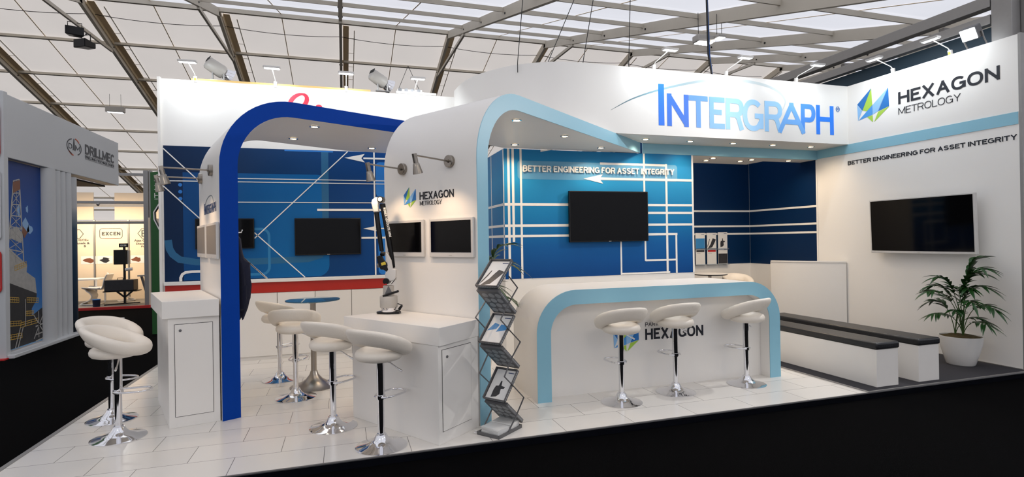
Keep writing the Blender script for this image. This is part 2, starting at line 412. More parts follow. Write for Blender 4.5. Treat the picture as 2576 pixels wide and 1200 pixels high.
# ------------------------------------------------------------------ the setting: hall floor, platform, tent
S = dict(kind='structure')
MB().box((-45, -6, -.12), (40, 60, -.06)).build('floor_hall_carpet', 'carpet', **S)
m = MB(); m.box((-2.44, 4.285, -.055), (5.2, 8.9, 0)); m.build('floor_tiles', 'tiles', **S)
MB().box((5.225, 4.30, -.055), (7.73, 8.9, .004)).build('floor_grey_carpet', 'greycarpet', **S)
m = MB(); m.box((-2.48, 4.262, -.06), (7.81, 4.285, -.004)); m.build('trim_1', 'edge', **S)
m = MB(); m.box((-2.48, 4.285, -.06), (-2.44, 8.9, .004)); m.box((5.2, 4.285, -.055), (5.225, 7.24, .008)); m.box((5.225, 4.285, -.055), (7.73, 4.30, .008))
m.box((-2.44, 4.28, -.01), (5.2, 4.29, .003)); m.build('trim_2', 'alu', **S)

# tent: ridge at y 25.84 z 11.83
YR, ZR, SN, SF = 25.84, 11.83, .2917, .26
zn = lambda y: ZR-SN*(YR-y)
zf = lambda y: ZR-SF*(y-YR)
YE, YB, XL, XR_ = -2.6, 56.0, -42.0, 36.0
def quad(name, m, pts):
    mb = MB(); mb.add(pts, [[0, 1, 2, 3]]); return mb.build(name, m, **S)
quad('ceiling_near_slope', 'pvcnear', [(XL, YE, zn(YE)), (XR_, YE, zn(YE)), (XR_, YR, ZR), (XL, YR, ZR)])
quad('ceiling_far_slope', 'pvc', [(XL, YR, ZR), (XR_, YR, ZR), (XR_, YB, zf(YB)), (XL, YB, zf(YB))])
quad('wall_front', 'pvcnear', [(XL, YE, -.06), (XR_, YE, -.06), (XR_, YE, zn(YE)), (XL, YE, zn(YE))])
quad('wall_back_tent', 'pvc', [(XL, YB, -.06), (XR_, YB, -.06), (XR_, YB, zf(YB)), (XL, YB, zf(YB))])
for nm, x in (('wall_left_gable', XL), ('wall_right_gable', XR_)):
    mb = MB(); mb.add([(x, YE, -.06), (x, YB, -.06), (x, YB, zf(YB)), (x, YR, ZR), (x, YE, zn(YE))], [[0, 1, 2, 3, 4]]); mb.build(nm, 'pvc', **S)
# sheet seams welded down the middle of each bay
mb = MB()
for k in range(-8, 7):
    x = k*5+2.5
    mb.bar((x, YE, zn(YE)-.02), (x, YR, ZR-.02), .035, .012); mb.bar((x, YR, ZR-.02), (x, YB, zf(YB)-.02), .035, .012)
mb.build('trim_3', 'tentbeige', **S)

ORD = ['first', 'second', 'third', 'fourth', 'fifth', 'sixth', 'seventh', 'eighth', 'ninth', 'tenth', 'eleventh', 'twelfth', 'thirteenth']
nn = Vector((0, -SN, 1)).normalized(); nf = Vector((0, SF, 1)).normalized()
flab = {-15: 'aluminium roof frame at the far left above the pale grey neighbouring booth',
        -10: 'aluminium roof frame with twin black loudspeakers hung from its brace',
        -5: 'aluminium roof frame descending behind the left half of the mural wall',
        0: 'aluminium roof frame dropping almost upright behind the middle of the mural wall',
        5: 'aluminium roof frame meeting the start of the curved white fascia',
        10: 'aluminium roof frame crossing high over the blue lettered fascia, nearest of those on the right',
        15: 'aluminium roof frame whose knee emerges behind the first fascia lamp',
        20: 'aluminium roof frame whose knee stands behind the hanging cable pair',
        25: 'aluminium roof frame farthest right, its knee just before the grey booth beams'}
for X in range(-15, 30, 5):
    t = thing('tent_frame', (X, YR, ZR-.4), flab[X], 'roof frame', 'portal frames of the tent roof')
    up = (0, 0, 1)
    a = Vector((X, YE+.3, zn(YE+.3)))-nn*.22; b = Vector((X, YR, ZR))-nn*.2
    MB().bar(a, b, .13, .34, nn).build('near_rafter', 'tentalu', t)
    a = Vector((X, YR-.05, ZR))-nf*.2; b = Vector((X, YB-.3, zf(YB-.3)))-nf*.2
    m = MB(); m.bar(a, b, .13, .32, nf); m.build('far_rafter', 'tentalu', t)
    m = MB(); m.bar(a+Vector((.12, .4, -.1))+nf*.12, b+Vector((.12, 0, 0))+nf*.12, .02, .2, nf); m.bar(a+Vector((.25, .4, -.1))+nf*.17, b+Vector((.25, 0, 0))+nf*.17, .24, .01, nf)
    m.build('rafter_flank', 'tentbeige', t)
    m = MB(); m.bar((X, 22.4, zn(22.4)-.42), (X, 29.0, zf(29.0)-.42), .09, .13); m.build('knee_brace', 'tentalu', t)
    for y, zz in ((16.2, zn), (19.2, zn), (22.2, zn), (29, zf), (32, zf), (35, zf)):
        m = MB(); m.tube([(X-.09, y, zz(y)-.25), (X+.09, y, zz(y)-.25)], .035, 8); m.build('bolt', 'blackp', t)
    m = MB(); L = []
    for i in range(40):
        y = YR+.6+i*.6; L.append((X+.62, y, zf(y)-.06))
        if i % 2: m.tube([(X+.3, y, zf(y)-.06), (X+.62, y, zf(y)-.06)], .012, 5)
    m.tube(L, .022, 5); m.build('lacing_cord', 'tentalu', t)
for i, y in enumerate([25.5-3.05*k for k in range(1, 8)]):
    c = Vector((0, y, zn(y)))-nn*.12
    MB().bar(c+Vector((XL+.1, 0, 0)), c+Vector((XR_-.1, 0, 0)), .09, .13, nn).build('roof_purlin', 'tentalu', None, label='long grey aluminium purlin across the near roof slope, '+ORD[i]+' towards the viewer from the ridge', cat='purlin', group='purlins of the near roof slope')
MB().bar((XL+.1, YR-.1, ZR-.13), (XR_-.1, YR-.1, ZR-.13), .14, .2).build('ridge_beam', 'tentalu', None, label='aluminium ridge beam along the fold where the two roof slopes meet', cat='ridge beam')
for i, y in enumerate([28.95+3.0*k for k in range(0, 9)]):
    c = Vector((0, y, zf(y)))-nf*.12
    MB().bar(c+Vector((XL+.1, 0, 0)), c+Vector((XR_-.1, 0, 0)), .09, .12, nf).build('roof_purlin', 'tentalu', None, label='long grey aluminium purlin across the far roof slope, '+ORD[i]+' below the ridge', cat='purlin', group='purlins of the far roof slope')
# slack cable strung under the far slope
P = []
for k in range(-15, 25, 5):
    for j in range(10):
        u = j/10; y = 26.9; P.append((k+5*u, y, zf(y)-.12-.55*u*(1-u)))
MB().tube(P, .014, 5).build('slack_cable', 'cable', None, label='thin slack cable sagging from frame to frame just below the ridge', cat='cable')

# ------------------------------------------------------------------ stand walls
MB().box((7.73, 4.355, 0), (7.80, 8.95, 4.02)).build('wall_right', 'whitewall', **S)
m = MB(); m.box((7.73, 4.325, -.055), (7.81, 4.355, 4.03)); m.build('trim_4', 'alu', **S)
m = MB(); m.box((-2.35, 8.43, 0), (1.72, 8.50, 3.925)); m.build('wall_back', 'whitewall', **S)
m = MB(); m.box((-2.385, 8.40, 0), (-2.35, 8.52, 3.94)); m.build('trim_5', 'white', **S)
MB().box((-1.98, 8.435, 3.925), (.42, 8.50, 3.955)).build('trim_6', 'wood', **S)
# store room block behind the bar
MB().box((2.15, 7.24, 0), (5.245, 8.86, 2.93)).build('wall_store', 'whitewall', **S)
MB().box((5.245, 8.87, 0), (7.73, 8.93, 3.9)).build('wall_niche', 'whitewall', **S)
# fascia, curved in plan at its left end
curve = [(1.70, 8.43), (1.715, 8.15), (1.74, 7.9), (1.81, 7.62), (1.95, 7.34), (2.10, 7.12), (2.27, 6.95), (2.47, 6.81), (2.75, 6.695), (3.07, 6.642), (3.4, 6.64), (7.73, 6.64)]
def smoothcurve(P, n=5):
    out = []
    for i in range(len(P)-1):
        p0 = P[max(i-1, 0)]; p1 = P[i]; p2 = P[i+1]; p3 = P[min(i+2, len(P)-1)]
        for j in range(n):
            t = j/n; out.append(tuple(.5*((2*p1[k])+(-p0[k]+p2[k])*t+(2*p0[k]-5*p1[k]+4*p2[k]-p3[k])*t*t+(-p0[k]+3*p1[k]-3*p2[k]+p3[k])*t**3) for k in (0, 1)))
    return out+[P[-1]]
cs = smoothcurve(curve[:-1])+[curve[-1]]
m = MB(); pr_ = []
for i, (x, y) in enumerate(cs):
    a = Vector(cs[max(i-1, 0)]); b = Vector(cs[min(i+1, len(cs)-1)]); d = (b-a).normalized(); n = Vector((-d.y, d.x)); pr_.append((x+n.x*.05, y+n.y*.05))
vs = [(x, y, 3.092) for x, y in cs]+[(x, y, 4.02) for x, y in cs]+[(x, y, 3.092) for x, y in pr_]+[(x, y, 4.02) for x, y in pr_]
K = len(cs); fs = []
for i in range(K-1): fs += [[i, i+1, K+i+1, K+i], [2*K+i, 3*K+i, 3*K+i+1, 2*K+i+1], [K+i, K+i+1, 3*K+i+1, 3*K+i], [i, 2*K+i, 2*K+i+1, i+1]]
fs += [[0, K, 3*K, 2*K], [K-1, 3*K-1, 4*K-1, 2*K-1]]
m.add(vs, fs); m.build('wall_fascia', 'whitewall', smooth=30, **S)
# soffits
PH = Vector((1.14, 4.68)); DH = Vector(c2(123)); FH = Vector(c2(38.8))
PB = Vector((-1.10, 5.62)); DB = Vector(c2(109)); FB = Vector(c2(26.5))
m = MB(); m.plate([(3.62, 6.66), (7.73, 6.66), (7.73, 7.30), (4.40, 7.30), (4.34, 7.235)], 3.088, 3.12); m.build('ceiling_fascia_soffit', 'white', **S)
m = MB(); m.box((4.36, 7.236, 2.932), (7.727, 7.262, 3.087)); m.build('trim_7', 'lightblue', **S)
m = MB(); m.plate([(5.25, 7.265), (7.725, 7.265), (7.725, 7.6), (6.925, 7.6), (6.915, 8.0), (5.25, 8.0)], 2.935, 2.99); m.build('ceiling_niche', 'white', **S)
MB().box((7.722, 4.36, 2.945), (7.7295, 6.64, 3.092)).build('trim_8', 'lightblue', **S)
MB().box((7.722, 6.641, 2.945), (7.7295, 7.234, 3.087)).build('trim_9', 'lightblue', **S)
MB().box((7.715, 4.36, 0), (7.7295, 7.234, .012)).build('baseboard_right', 'alu', **S)

# ------------------------------------------------------------------ printed murals
ymain = yframe(7.24); G = 'blue mural graphics'
t = thing('wall_mural', (3.7, 7.24, 1.1), 'bright blue mural with white grid lines and a left-pointing arrow behind the bar', 'mural')
M['muralmid'] = ramp_mat('mural_bright_blue', 2, [(1.1, (6, 68, 134)), (1.55, (10, 88, 154)), (2.0, (20, 120, 176)), (2.5, (38, 144, 196)), (2.93, (30, 124, 182))])  # blue grows darker towards the foot of the panel
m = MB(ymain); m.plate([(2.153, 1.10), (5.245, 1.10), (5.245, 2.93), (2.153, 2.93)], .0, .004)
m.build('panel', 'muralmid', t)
M['paleband'] = mat('pale_blue_band', (92, 158, 196), .45)
m = MB(ymain); m.plate(rrect(2.352, 2.507, 4.955, 2.768, .045), .004, .0055); m.build('pale_band', 'paleband', t)
m = MB(ymain); W = .035
m.box((2.2, 1.1, .004), (2.235, 2.93, .0075)); m.box((2.265, 1.62, .004), (2.30, 2.93, .0075)); m.box((2.385, 1.1, .004), (2.415, 2.93, .0075))
m.box((2.153, 2.13, .004), (5.245, 2.165, .008)); m.box((4.39, 2.01, .004), (5.245, 2.045, .008)); m.box((2.153, 1.83, .004), (5.245, 1.865, .008)); m.box((2.153, 1.683, .004), (4.94, 1.717, .008))
m.box((4.357, 2.33, .004), (4.387, 2.93, .0075)); m.box((4.74, 1.1, .0055), (4.775, 2.78, .0082)); m.box((3.635, 2.742, .0055), (4.76, 2.775, .0085))
m.box((4.905, 1.1, .004), (4.935, 1.70, .0075)); m.box((4.375, 1.293, .004), (4.905, 1.32, .0078)); m.box((4.362, 1.30, .004), (4.39, 1.6, .0075))
m.box((3.95, 1.10, .004), (3.975, 1.6, .0075)); m.box((3.975, 1.103, .004), (4.80, 1.128, .0078)); m.box((5.215, 1.1, .004), (5.245, 2.93, .0078))
m.box((3.62, 2.518, .006), (5.245, 2.553, .009)); m.plate([(3.362, 2.53), (3.68, 2.60), (3.62, 2.532), (3.68, 2.462)], .006, .0095)
m.plate([(2.70, 2.93), (2.86, 2.93), (2.70, 2.90)], .006, .0085)
m.build('white_lines', 'line', t)
t2 = text('BETTER ENGINEERING FOR ASSET INTEGRITY', ymain, 2.425, 2.612, 4.892, 2.70, 'line', 'slogan_lettering', None, d0=.0098, depth=.018, weight=.19,
          label='raised white slogan lettering above the television behind the bar', cat='lettering')
# left side face of the store block
ls = Fr((2.15, 0, 0), (0, -1, 0), (0, 0, 1), (-1, 0, 0))
t = thing('wall_mural', (2.14, 7.8, 1.1), 'narrow blue mural with white lines on the left return of the store wall', 'mural')
m = MB(ls); m.plate([(-8.42, 1.10), (-7.24, 1.10), (-7.24, 2.925), (-8.42, 2.925)], 0, .004); m.build('panel', 'muralmid', t)
m = MB(ls); m.box((-8.42, 2.13, .004), (-7.24, 2.165, .008)); m.box((-8.42, 1.83, .004), (-7.24, 1.865, .008)); m.box((-8.42, 1.683, .004), (-7.24, 1.717, .008)); m.box((-7.262, 1.1, .004), (-7.24, 2.92, .0085))
m.box((-7.9, 1.1, .004), (-7.875, 2.92, .0085)); m.build('white_lines', 'line', t)
# niche mural on the back wall and on the right wall
M['muralnavy'] = ramp_mat('mural_navy', 0, [(5.2, (6, 60, 110)), (6.4, (3, 46, 88)), (7.7, (3, 38, 74))])
t = thing('wall_mural', (6.5, 8.86, 1.11), 'dark navy mural with three white lines on the back of the niche', 'mural')
nb = yframe(8.87); m = MB(nb); m.plate([(5.25, 1.115), (7.725, 1.115), (7.725, 3.9), (5.25, 3.9)], 0, .004); m.build('panel', 'muralnavy', t)
m = MB(nb)
for z in (2.147, 1.85, 1.70): m.box((5.25, z-.017, .004), (7.725, z+.017, .008))
m.build('white_lines', 'line', t)
M['muralnavy2'] = ramp_mat('mural_navy_dark', 1, [(7.2, (3, 36, 74)), (8.9, (3, 42, 82))])
t = thing('wall_mural', (7.72, 8.0, 1.11), 'dark navy mural with three white lines on the right wall inside the niche', 'mural')
nr = rframe(7.73); m = MB(nr); m.plate([(-8.862, 1.115), (-7.265, 1.115), (-7.265, 3.9), (-8.862, 3.9)], 0, .004); m.build('panel', 'muralnavy2', t)
m = MB(nr)
for z in (2.147, 1.85, 1.70): m.box((-8.858, z-.017, .004), (-7.265, z+.017, .008))
m.box((-7.268, 1.11, .004), (-7.24, 2.93, .008)); m.build('white_lines', 'line', t)
# big left mural
yl = yframe(8.43)
t = thing('wall_mural', (-.3, 8.42, 1.1), 'large dark blue mural with diagonal white lines on the left back wall', 'mural')
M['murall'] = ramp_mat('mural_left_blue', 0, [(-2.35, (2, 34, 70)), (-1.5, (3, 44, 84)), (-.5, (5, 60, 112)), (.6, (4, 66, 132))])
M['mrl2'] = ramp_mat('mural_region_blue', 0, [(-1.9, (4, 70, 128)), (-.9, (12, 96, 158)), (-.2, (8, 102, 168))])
M['mcyan'] = mat('mural_cyan_band', (34, 122, 176), .45); M['mcyan2'] = mat('mural_teal_band', (20, 96, 140), .45); M['mbright'] = mat('mural_bright', (22, 120, 205), .45)
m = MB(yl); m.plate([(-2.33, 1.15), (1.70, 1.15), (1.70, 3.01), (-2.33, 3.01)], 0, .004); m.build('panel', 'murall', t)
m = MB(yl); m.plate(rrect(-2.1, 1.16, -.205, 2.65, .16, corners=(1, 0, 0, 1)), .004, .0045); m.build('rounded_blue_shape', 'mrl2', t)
m = MB(yl)
m.box((-.30, 2.15, .0045), (-.20, 3.005, .005)); m.stroke([(-2.285, 1.72), (-2.27, 1.60), (-2.23, 1.52), (-2.15, 1.45), (-1.95, 1.41), (-1.2, 1.40), (-.50, 1.415), (-.33, 1.47), (-.25, 1.6), (-.25, 2.2)], .09, .0045, .0051)
m.build('cyan_band', 'mcyan2', t)
m = MB(yl); m.stroke(rrect(-1.75, 1.215, -1.02, 1.86, .1), .035, .0051, .0056, closed=True); m.build('cyan_outline', 'mcyan', t)
for q in (rrect(.48, 2.33, 1.1, 2.86, .06), rrect(-.80, 2.985, -.13, 3.005, .008), rrect(.50, 1.16, 1.1, 2.10, .06)):
    m = MB(yl); m.plate(q, .0045, .0052); m.build('bright_blue_shape', 'mbright', t)
for z in (2.476, 2.381, 2.286):
    m = MB(yl); m.plate([(-2.131+.025*math.cos(a*.52), z+.025*math.sin(a*.52)) for a in range(12)], .0045, .0052); m.build('bright_blue_dot', 'mbright', t)
m = MB(yl)
for p in (((-2.33, 2.97), (-1.88, 2.51)), ((-2.33, 2.455), (-1.06, 1.155)), ((.075, 3.005), (-1.21, 1.728)), ((-1.21, 1.81), (-.545, 1.152)), ((-1.9, 2.0), (-1.05, 1.154))): m.stroke(p, .014, .0056, .0075)
for z, xa in ((2.577, -1.9), (2.529, -2.29), (2.242, -1.9)): m.box((xa, z-.006, .0056), (1.1, z+.006, .0078))
m.box((-.365, 2.118, .0056), (1.1, 2.150, .008)); m.box((.255, 1.70, .0056), (1.1, 1.728, .008)); m.box((.445, 1.152, .0056), (.467, 3.005, .0082))
m.box((.30, 2.90, .0056), (1.1, 2.925, .0085)); m.plate([(.029, 2.911), (.32, 2.977), (.27, 2.912), (.32, 2.851)], .0056, .009)
m.box((.45, 1.845, .0056), (1.1, 1.862, .0085)); m.plate([(.285, 1.853), (.49, 1.895), (.455, 1.853), (.49, 1.812)], .0056, .009)
m.stroke([(-2.139, 1.152), (-2.139, 1.2), (-2.12, 1.245), (-2.08, 1.272), (-2.0, 1.28), (-1.7, 1.28)], .035, .0056, .0085)
m.build('white_lines', 'line', t)
m = MB(); m.box((-2.33, 8.36, 1.10), (1.70, 8.425, 1.148)); m.build('ledge', 'white', None, bevel=.006, label='white ledge running along the foot of the large left mural', cat='ledge')
m = MB(); m.box((-2.32, 8.395, .952), (1.70, 8.428, 1.098)); m.build('red_panel', 'red', None, label='long red panel between the white ledge and the white cupboards', cat='panel')
JX = [-2.32, -1.94, -1.43, -.92, -.41, .10, .61, 1.12, 1.68]
nm = ['leftmost, seen left of the blue arch', 'second from the left', 'partly behind the blue arch leg', 'just right of the blue arch leg', 'directly behind the glass table', 'right of the glass table pedestal', 'left of the measuring arm', 'hidden mostly behind the measuring arm desk']
for i in range(8):
    if i in (1, 7): pass
    t = thing('base_cupboard', ((JX[i]+JX[i+1])/2, 8.4, 0), 'white flat-fronted cupboard under the red panel, '+nm[i], 'cupboard', 'white cupboards under the red panel')
    m = MB(); m.box((JX[i]+.003, 8.402, .05), (JX[i+1]-.003, 8.428, .948)); m.build('carcass', 'white', t)
    m = MB(); m.box((JX[i]+.004, 8.384, .055), (JX[i+1]-.004, 8.401, .944)); m.build('door', 'white', t, bevel=.002)
    m = MB(); m.box((JX[i]+.003, 8.405, 0), (JX[i+1]-.003, 8.428, .049)); m.build('plinth', 'white', t)

# ------------------------------------------------------------------ arches
def arch(name, P, D, Fd, depth, top, rout, roofpoly, bandm, label):
    t = thing(name, (P.x, P.y, 0), label, 'arch')
    th = .16; N = 14; zc = top-rout; tr = .155
    outer = [(0, 0), (0, zc)]+[(rout-rout*math.cos(math.radians(a)), zc+rout*math.sin(math.radians(a))) for a in [90*i/N for i in range(1, N+1)]]
    ri = rout-th; inner = [(th, 0), (th, zc)]+[(rout-ri*math.cos(math.radians(a)), zc+(top-tr-zc)*math.sin(math.radians(a))) for a in [90*i/N for i in range(1, N+1)]]
    prof = outer+inner[::-1]
    def pt(s_, d, z): q = P+Fd*s_+D*d; return (q.x, q.y, z)
    m = MB(); n = len(prof); b = .004
    vs = [pt(s_, b, z) for s_, z in prof]+[pt(s_, depth, z) for s_, z in prof]
    k = len(outer); fs = []
    for i in range(n-1):
        fs.append([i, i+1, n+i+1, n+i])
    fs.append([n-1, 0, n, 2*n-1])
    for i in range(k-1):
        for o in (0, n): fs.append([o+i, o+i+1, o+n-2-i, o+n-1-i])
    m.add(vs, fs); m.build('leg', 'white', t, smooth=35)
    # roof slab
    m = MB(); m.plate(roofpoly, top-tr, top); m.build('roof', 'white', t)
    # coloured front band
    m = MB(); s_end = (Vector(roofpoly[1])-P).dot(Fd)
    vs = []; fr_ = []
    for (s_, z) in outer: vs.append(pt(s_, -.004, z)); vs.append(pt(s_, .004, z))
    vs += [pt(s_end, -.004, top), pt(s_end, .004, top)]
    ko = len(vs)
    for (s_, z) in inner: vs.append(pt(s_, -.004, z)); vs.append(pt(s_, .004, z))
    vs += [pt(s_end, -.004, top-tr), pt(s_end, .004, top-tr)]
    fs = []; kk = len(outer)+1
    for i in range(kk-1):
        a, b_, c, d = 2*i, 2*i+2, ko+2*i+2, ko+2*i
        fs += [[a, b_, c, d], [a+1, d+1, c+1, b_+1], [a, a+1, b_+1, b_], [d, c, c+1, d+1]]
    fs += [[0, ko, ko+1, 1], [2*kk-2, 2*kk-1, ko+2*kk-1, ko+2*kk-2]]
    m.add(vs, fs); m.build('front_band', bandm, t, smooth=35)
    return t
ph = lambda s_, d=0: tuple(PH+FH*s_+DH*d)
pb = lambda s_, d=0: tuple(PB+FB*s_+DB*d)
arch('display_arch', PH, DH, FH, 1.33, 3.09, .70, [ph(.70, .006), ph(4.06, .006), (4.27, 7.225), (2.14, 7.225), (1.90, 7.05), ph(.70, 1.33)], 'lightblue', 'white arch with a pale blue front edge, between the measuring arm desk and the bar')
arch('display_arch', PB, DB, FB, 1.50, 3.09, .70, [pb(.70, .004), pb(2.22, .004), (1.22, 7.0), (1.15, 8.1), (.06, 7.92), pb(.70, 1.50)], 'archblue', 'white arch with a deep blue front edge, leftmost on the stand')
# ------------------------------------------------------------------ logos and lettering
FHo = Fr((PH.x, PH.y, 0), (-DH.x, -DH.y, 0), (0, 0, 1), (*c2(213), 0))
FBo = Fr((PB.x, PB.y, 0), (-DB.x, -DB.y, 0), (0, 0, 1), (*c2(199), 0))
def emblem(fr, x0, y0, x1, y1, parent, d=.001):
    q = lambda pts: [(x0+(a-170)/241*(x1-x0), y0+(740-b)/255*(y1-y0)) for a, b in pts]
    for nm_, mm, polys in (('dark_shard', 'logoblue', [[(170, 580), (280, 485), (210, 635)], [(407, 515), (411, 650), (332, 668)]]),
                           ('light_shard', 'logolight', [[(170, 585), (207, 638), (175, 705)], [(290, 612), (404, 516), (329, 668), (293, 682)]]),
                           ('mid_shard', 'logomid', [[(180, 704), (288, 613), (290, 683)]]),
                           ('green_shard', 'logogreen', [[(281, 487), (287, 611), (246, 648), (212, 635)], [(248, 694), (289, 688), (291, 740)], [(331, 673), (411, 653), (301, 740)]])):
        m = MB(fr)
        for p in polys: m.plate(q(p), d, d+.003)
        m.build(nm_, mm, parent)
rw = rframe(7.73)
t = thing('wall_sign', (7.72, 5.6, 3.35), 'large faceted emblem with HEXAGON METROLOGY lettering high on the right wall', 'sign')
emblem(rw, -6.471, 3.359, -5.957, 3.88, t)
text('HEXAGON', rw, -5.815, 3.532, -4.543, 3.705, 'black', 'lettering', t, d0=.001, depth=.004, weight=.185)
text('METROLOGY', rw, -5.815, 3.38, -4.985, 3.478, 'black', 'small_lettering', t, d0=.001, depth=.004, weight=.085)
text('BETTER ENGINEERING FOR ASSET INTEGRITY', rw, -6.653, 2.762, -4.374, 2.824, 'black', 'slogan_lettering', None, d0=.001, depth=.004, weight=.2,
     label='black slogan lettering on the right wall just under the pale blue stripe', cat='lettering')
# blue company name on the fascia
ff = yframe(6.64)
t = thing('wall_sign', (5.8, 6.63, 3.2), 'tall blue INTERGRAPH lettering with a sweeping grey arc on the long fascia', 'sign')
wx = lambda cx: None
LET = [('I', 622, 680, 3.232, 3.818, (32, 120, 240)), ('N', 708, 925, 3.229, 3.692, (48, 116, 225)), ('T', 928, 1120, 3.229, 3.690, (96, 158, 238)), ('E', 1135, 1290, 3.228, 3.690, (122, 180, 242)),
       ('R', 1300, 1485, 3.228, 3.690, (150, 205, 250)), ('G', 1472, 1680, 3.222, 3.695, (158, 210, 252)), ('R', 1692, 1872, 3.228, 3.690, (156, 208, 250)), ('A', 1820, 2105, 3.228, 3.690, (112, 176, 244)), ('P', 2058, 2205, 3.228, 3.688, (70, 146, 240)), ('H', 2212, 2388, 3.228, 3.686, (34, 128, 246))]
XS = [(622, 4.26), (680, 4.343), (708, 4.392), (1000, 4.878), (2385, 7.43)]
def lx(c):
    px = 1500+c/4; d = CR*((px-1288)/FPX)+_f; return (d.x/d.y)*6.64+ (0)
xs_I = lx(622); corr = 4.26-xs_I
for ch, a, b, z0, z1, rgb in LET:
    mm = mat('sign_blue_'+str(a), rgb, .4); M['sb'+str(a)] = mm
    xa, xb = lx(a)+corr, lx(b)+corr
    if ch == 'N': xb = lx(925)+corr
    if ch == 'I':
        mbb = MB(ff); mbb.box((xa, z0, .001), (xb, z1, .003)); mbb.build('letter', mm, t)
    else: text(ch, ff, xa, z0, xb, z1, mm, 'letter', t, d0=.001+.0003*(a % 3), depth=.002, weight=.165)
sw = smoothcurve([(3.511, 3.403), (3.85, 3.58), (4.304, 3.74), (4.882, 3.887), (5.25, 3.94), (5.662, 3.965), (6.08, 3.93), (6.35, 3.85), (6.48, 3.73), (6.47, 3.64), (6.424, 3.557)], 5)
ws = [max(.003, .042*math.sin(math.pi*min(1, (i/len(sw))*1.0))**.8) for i in range(len(sw))]
M['swoosh'] = ramp_mat('swoosh_grey', 0, [(3.5, (70, 96, 108)), (4.3, (140, 178, 190)), (5.2, (205, 218, 220)), (6.5, (206, 216, 218))])
m = MB(ff); m.stroke(sw, ws, .0003, .0009); m.build('arc', 'swoosh', t)
m = MB(ff); m.stroke([(7.518+.035*math.cos(i*.35), 3.643+.04*math.sin(i*.35)) for i in range(18)], .006, .001, .006, closed=True); m.build('registered_ring', 'logoblue', t)
text('R', ff, 7.50, 3.622, 7.536, 3.664, 'logoblue', 'registered_letter', t, d0=.001, depth=.005)
# sign on the left arch side
t = thing('wall_sign', (*(PB+DB*.6), 2.0), 'small dark blue INTERGRAPH lettering with a grey arc on the blue-edged arch side', 'sign')
M['navyink'] = mat('navy_ink', (24, 56, 104), .45); M['greyink'] = mat('grey_ink', (122, 132, 140), .45)
text('NTERGRAPH', FBo, -.98, 1.972, -.21, 2.065, 'navyink', 'lettering', t, d0=.001, depth=.003, weight=.11)
m = MB(FBo); m.box((-1.04, 1.972, .001), (-1.0, 2.09, .004)); m.build('tall_letter', 'navyink', t)
m = MB(FBo); m.stroke(smoothcurve([(-1.08, 2.02), (-.95, 2.09), (-.8, 2.135), (-.6, 2.15), (-.45, 2.13), (-.38, 2.075)], 4), .009, .001, .003); m.build('arc', 'greyink', t)
# sign on the right arch side
t = thing('wall_sign', (*(PH+DH*.6), 2.0), 'faceted emblem with small HEXAGON METROLOGY lettering above the two white screens', 'sign')
emblem(FHo, -1.015, 1.99, -.828, 2.19, t)
text('HEXAGON', FHo, -.773, 2.056, -.294, 2.130, 'black', 'lettering', t, d0=.001, depth=.003, weight=.17)
text('METROLOGY', FHo, -.77, 2.0, -.457, 2.042, 'black', 'small_lettering', t, d0=.001, depth=.003, weight=.10)
# sign on the bar
fb = yframe(5.27)
t = thing('wall_sign', (3.4, 5.265, .42), 'faceted emblem with PART OF HEXAGON lettering on the bar front', 'sign')
emblem(fb, 2.775, .413, 3.085, .745, t)
text('HEXAGON', fb, 3.166, .522, 3.92, .643, 'black', 'lettering', t, d0=.001, depth=.003, weight=.19)
text('PART OF', fb, 3.167, .669, 3.43, .713, 'black', 'small_lettering', t, d0=.001, depth=.003, weight=.10)
# red lettering tips above the blue arch
M['pinkred'] = mat('red_vinyl', (222, 52, 76), .45)
t = thing('wall_sign', (-.5, 8.42, 3.4), 'red script lettering on the white wall, mostly hidden behind the blue-edged arch', 'sign')
yl2 = yframe(8.43)
m = MB(yl2); P = [(-.60+.105*math.cos(a)*1.0+.05*math.sin(a), 3.71+.115*math.sin(a)) for a in [i*2*math.pi/20 for i in range(20)]]
m.stroke(P, [.03+.03*abs(math.cos(i*2*math.pi/20)) for i in range(20)], .001, .004, closed=True); m.build('letter', 'pinkred', t)
m = MB(yl2); m.plate([(-.32+.045*math.cos(a), 3.655+.03*math.sin(a)) for a in [i*.5236 for i in range(12)]], .001, .004); m.build('dot', 'pinkred', t)

# ------------------------------------------------------------------ bar counter
t = thing('bar_counter', (3.36, 5.5, 0), 'long white bar counter with rounded ends and a pale blue front edge', 'counter')
yb = yframe(5.12); x0, x1, zt, R = 1.842, 4.868, 1.125, .43; tb = .15
def arcprof(x0, x1, zt, R, n=12):
    o = [(x0, 0)]+[(x0+R-R*math.cos(math.radians(90*i/n)), zt-R+R*math.sin(math.radians(90*i/n))) for i in range(n+1)]
    o += [(x1-R+R*math.sin(math.radians(90*i/n)), zt-R+R*math.cos(math.radians(90*i/n))) for i in range(n+1)]+[(x1, 0)]
    return o
po = arcprof(x0, x1, zt, R); pi_ = arcprof(x0+tb, x1-tb, zt-tb, R-tb+.01)
def ring(mb, po, pi_, d0, d1):
    n = len(po); vs = [(x, z, d) for d in (d0, d1) for x, z in po]+[(x, z, d) for d in (d0, d1) for x, z in pi_]
    fs = []
    for i in range(n-1):
        fs += [[i, i+1, 2*n+i+1, 2*n+i], [n+i, 3*n+i, 3*n+i+1, n+i+1], [i, n+i, n+i+1, i+1], [2*n+i, 2*n+i+1, 3*n+i+1, 3*n+i]]
    fs += [[0, 2*n, 3*n, n], [n-1, 2*n-1, 4*n-1, 3*n-1]]
    mb.add(vs, fs)
m = MB(yb); ring(m, po, pi_, -.004, .004); m.build('front_band', 'lightblue', t, smooth=35)
m = MB(yb); ring(m, po, pi_, -.78, -.005); m.build('shell', 'white', t, smooth=35)
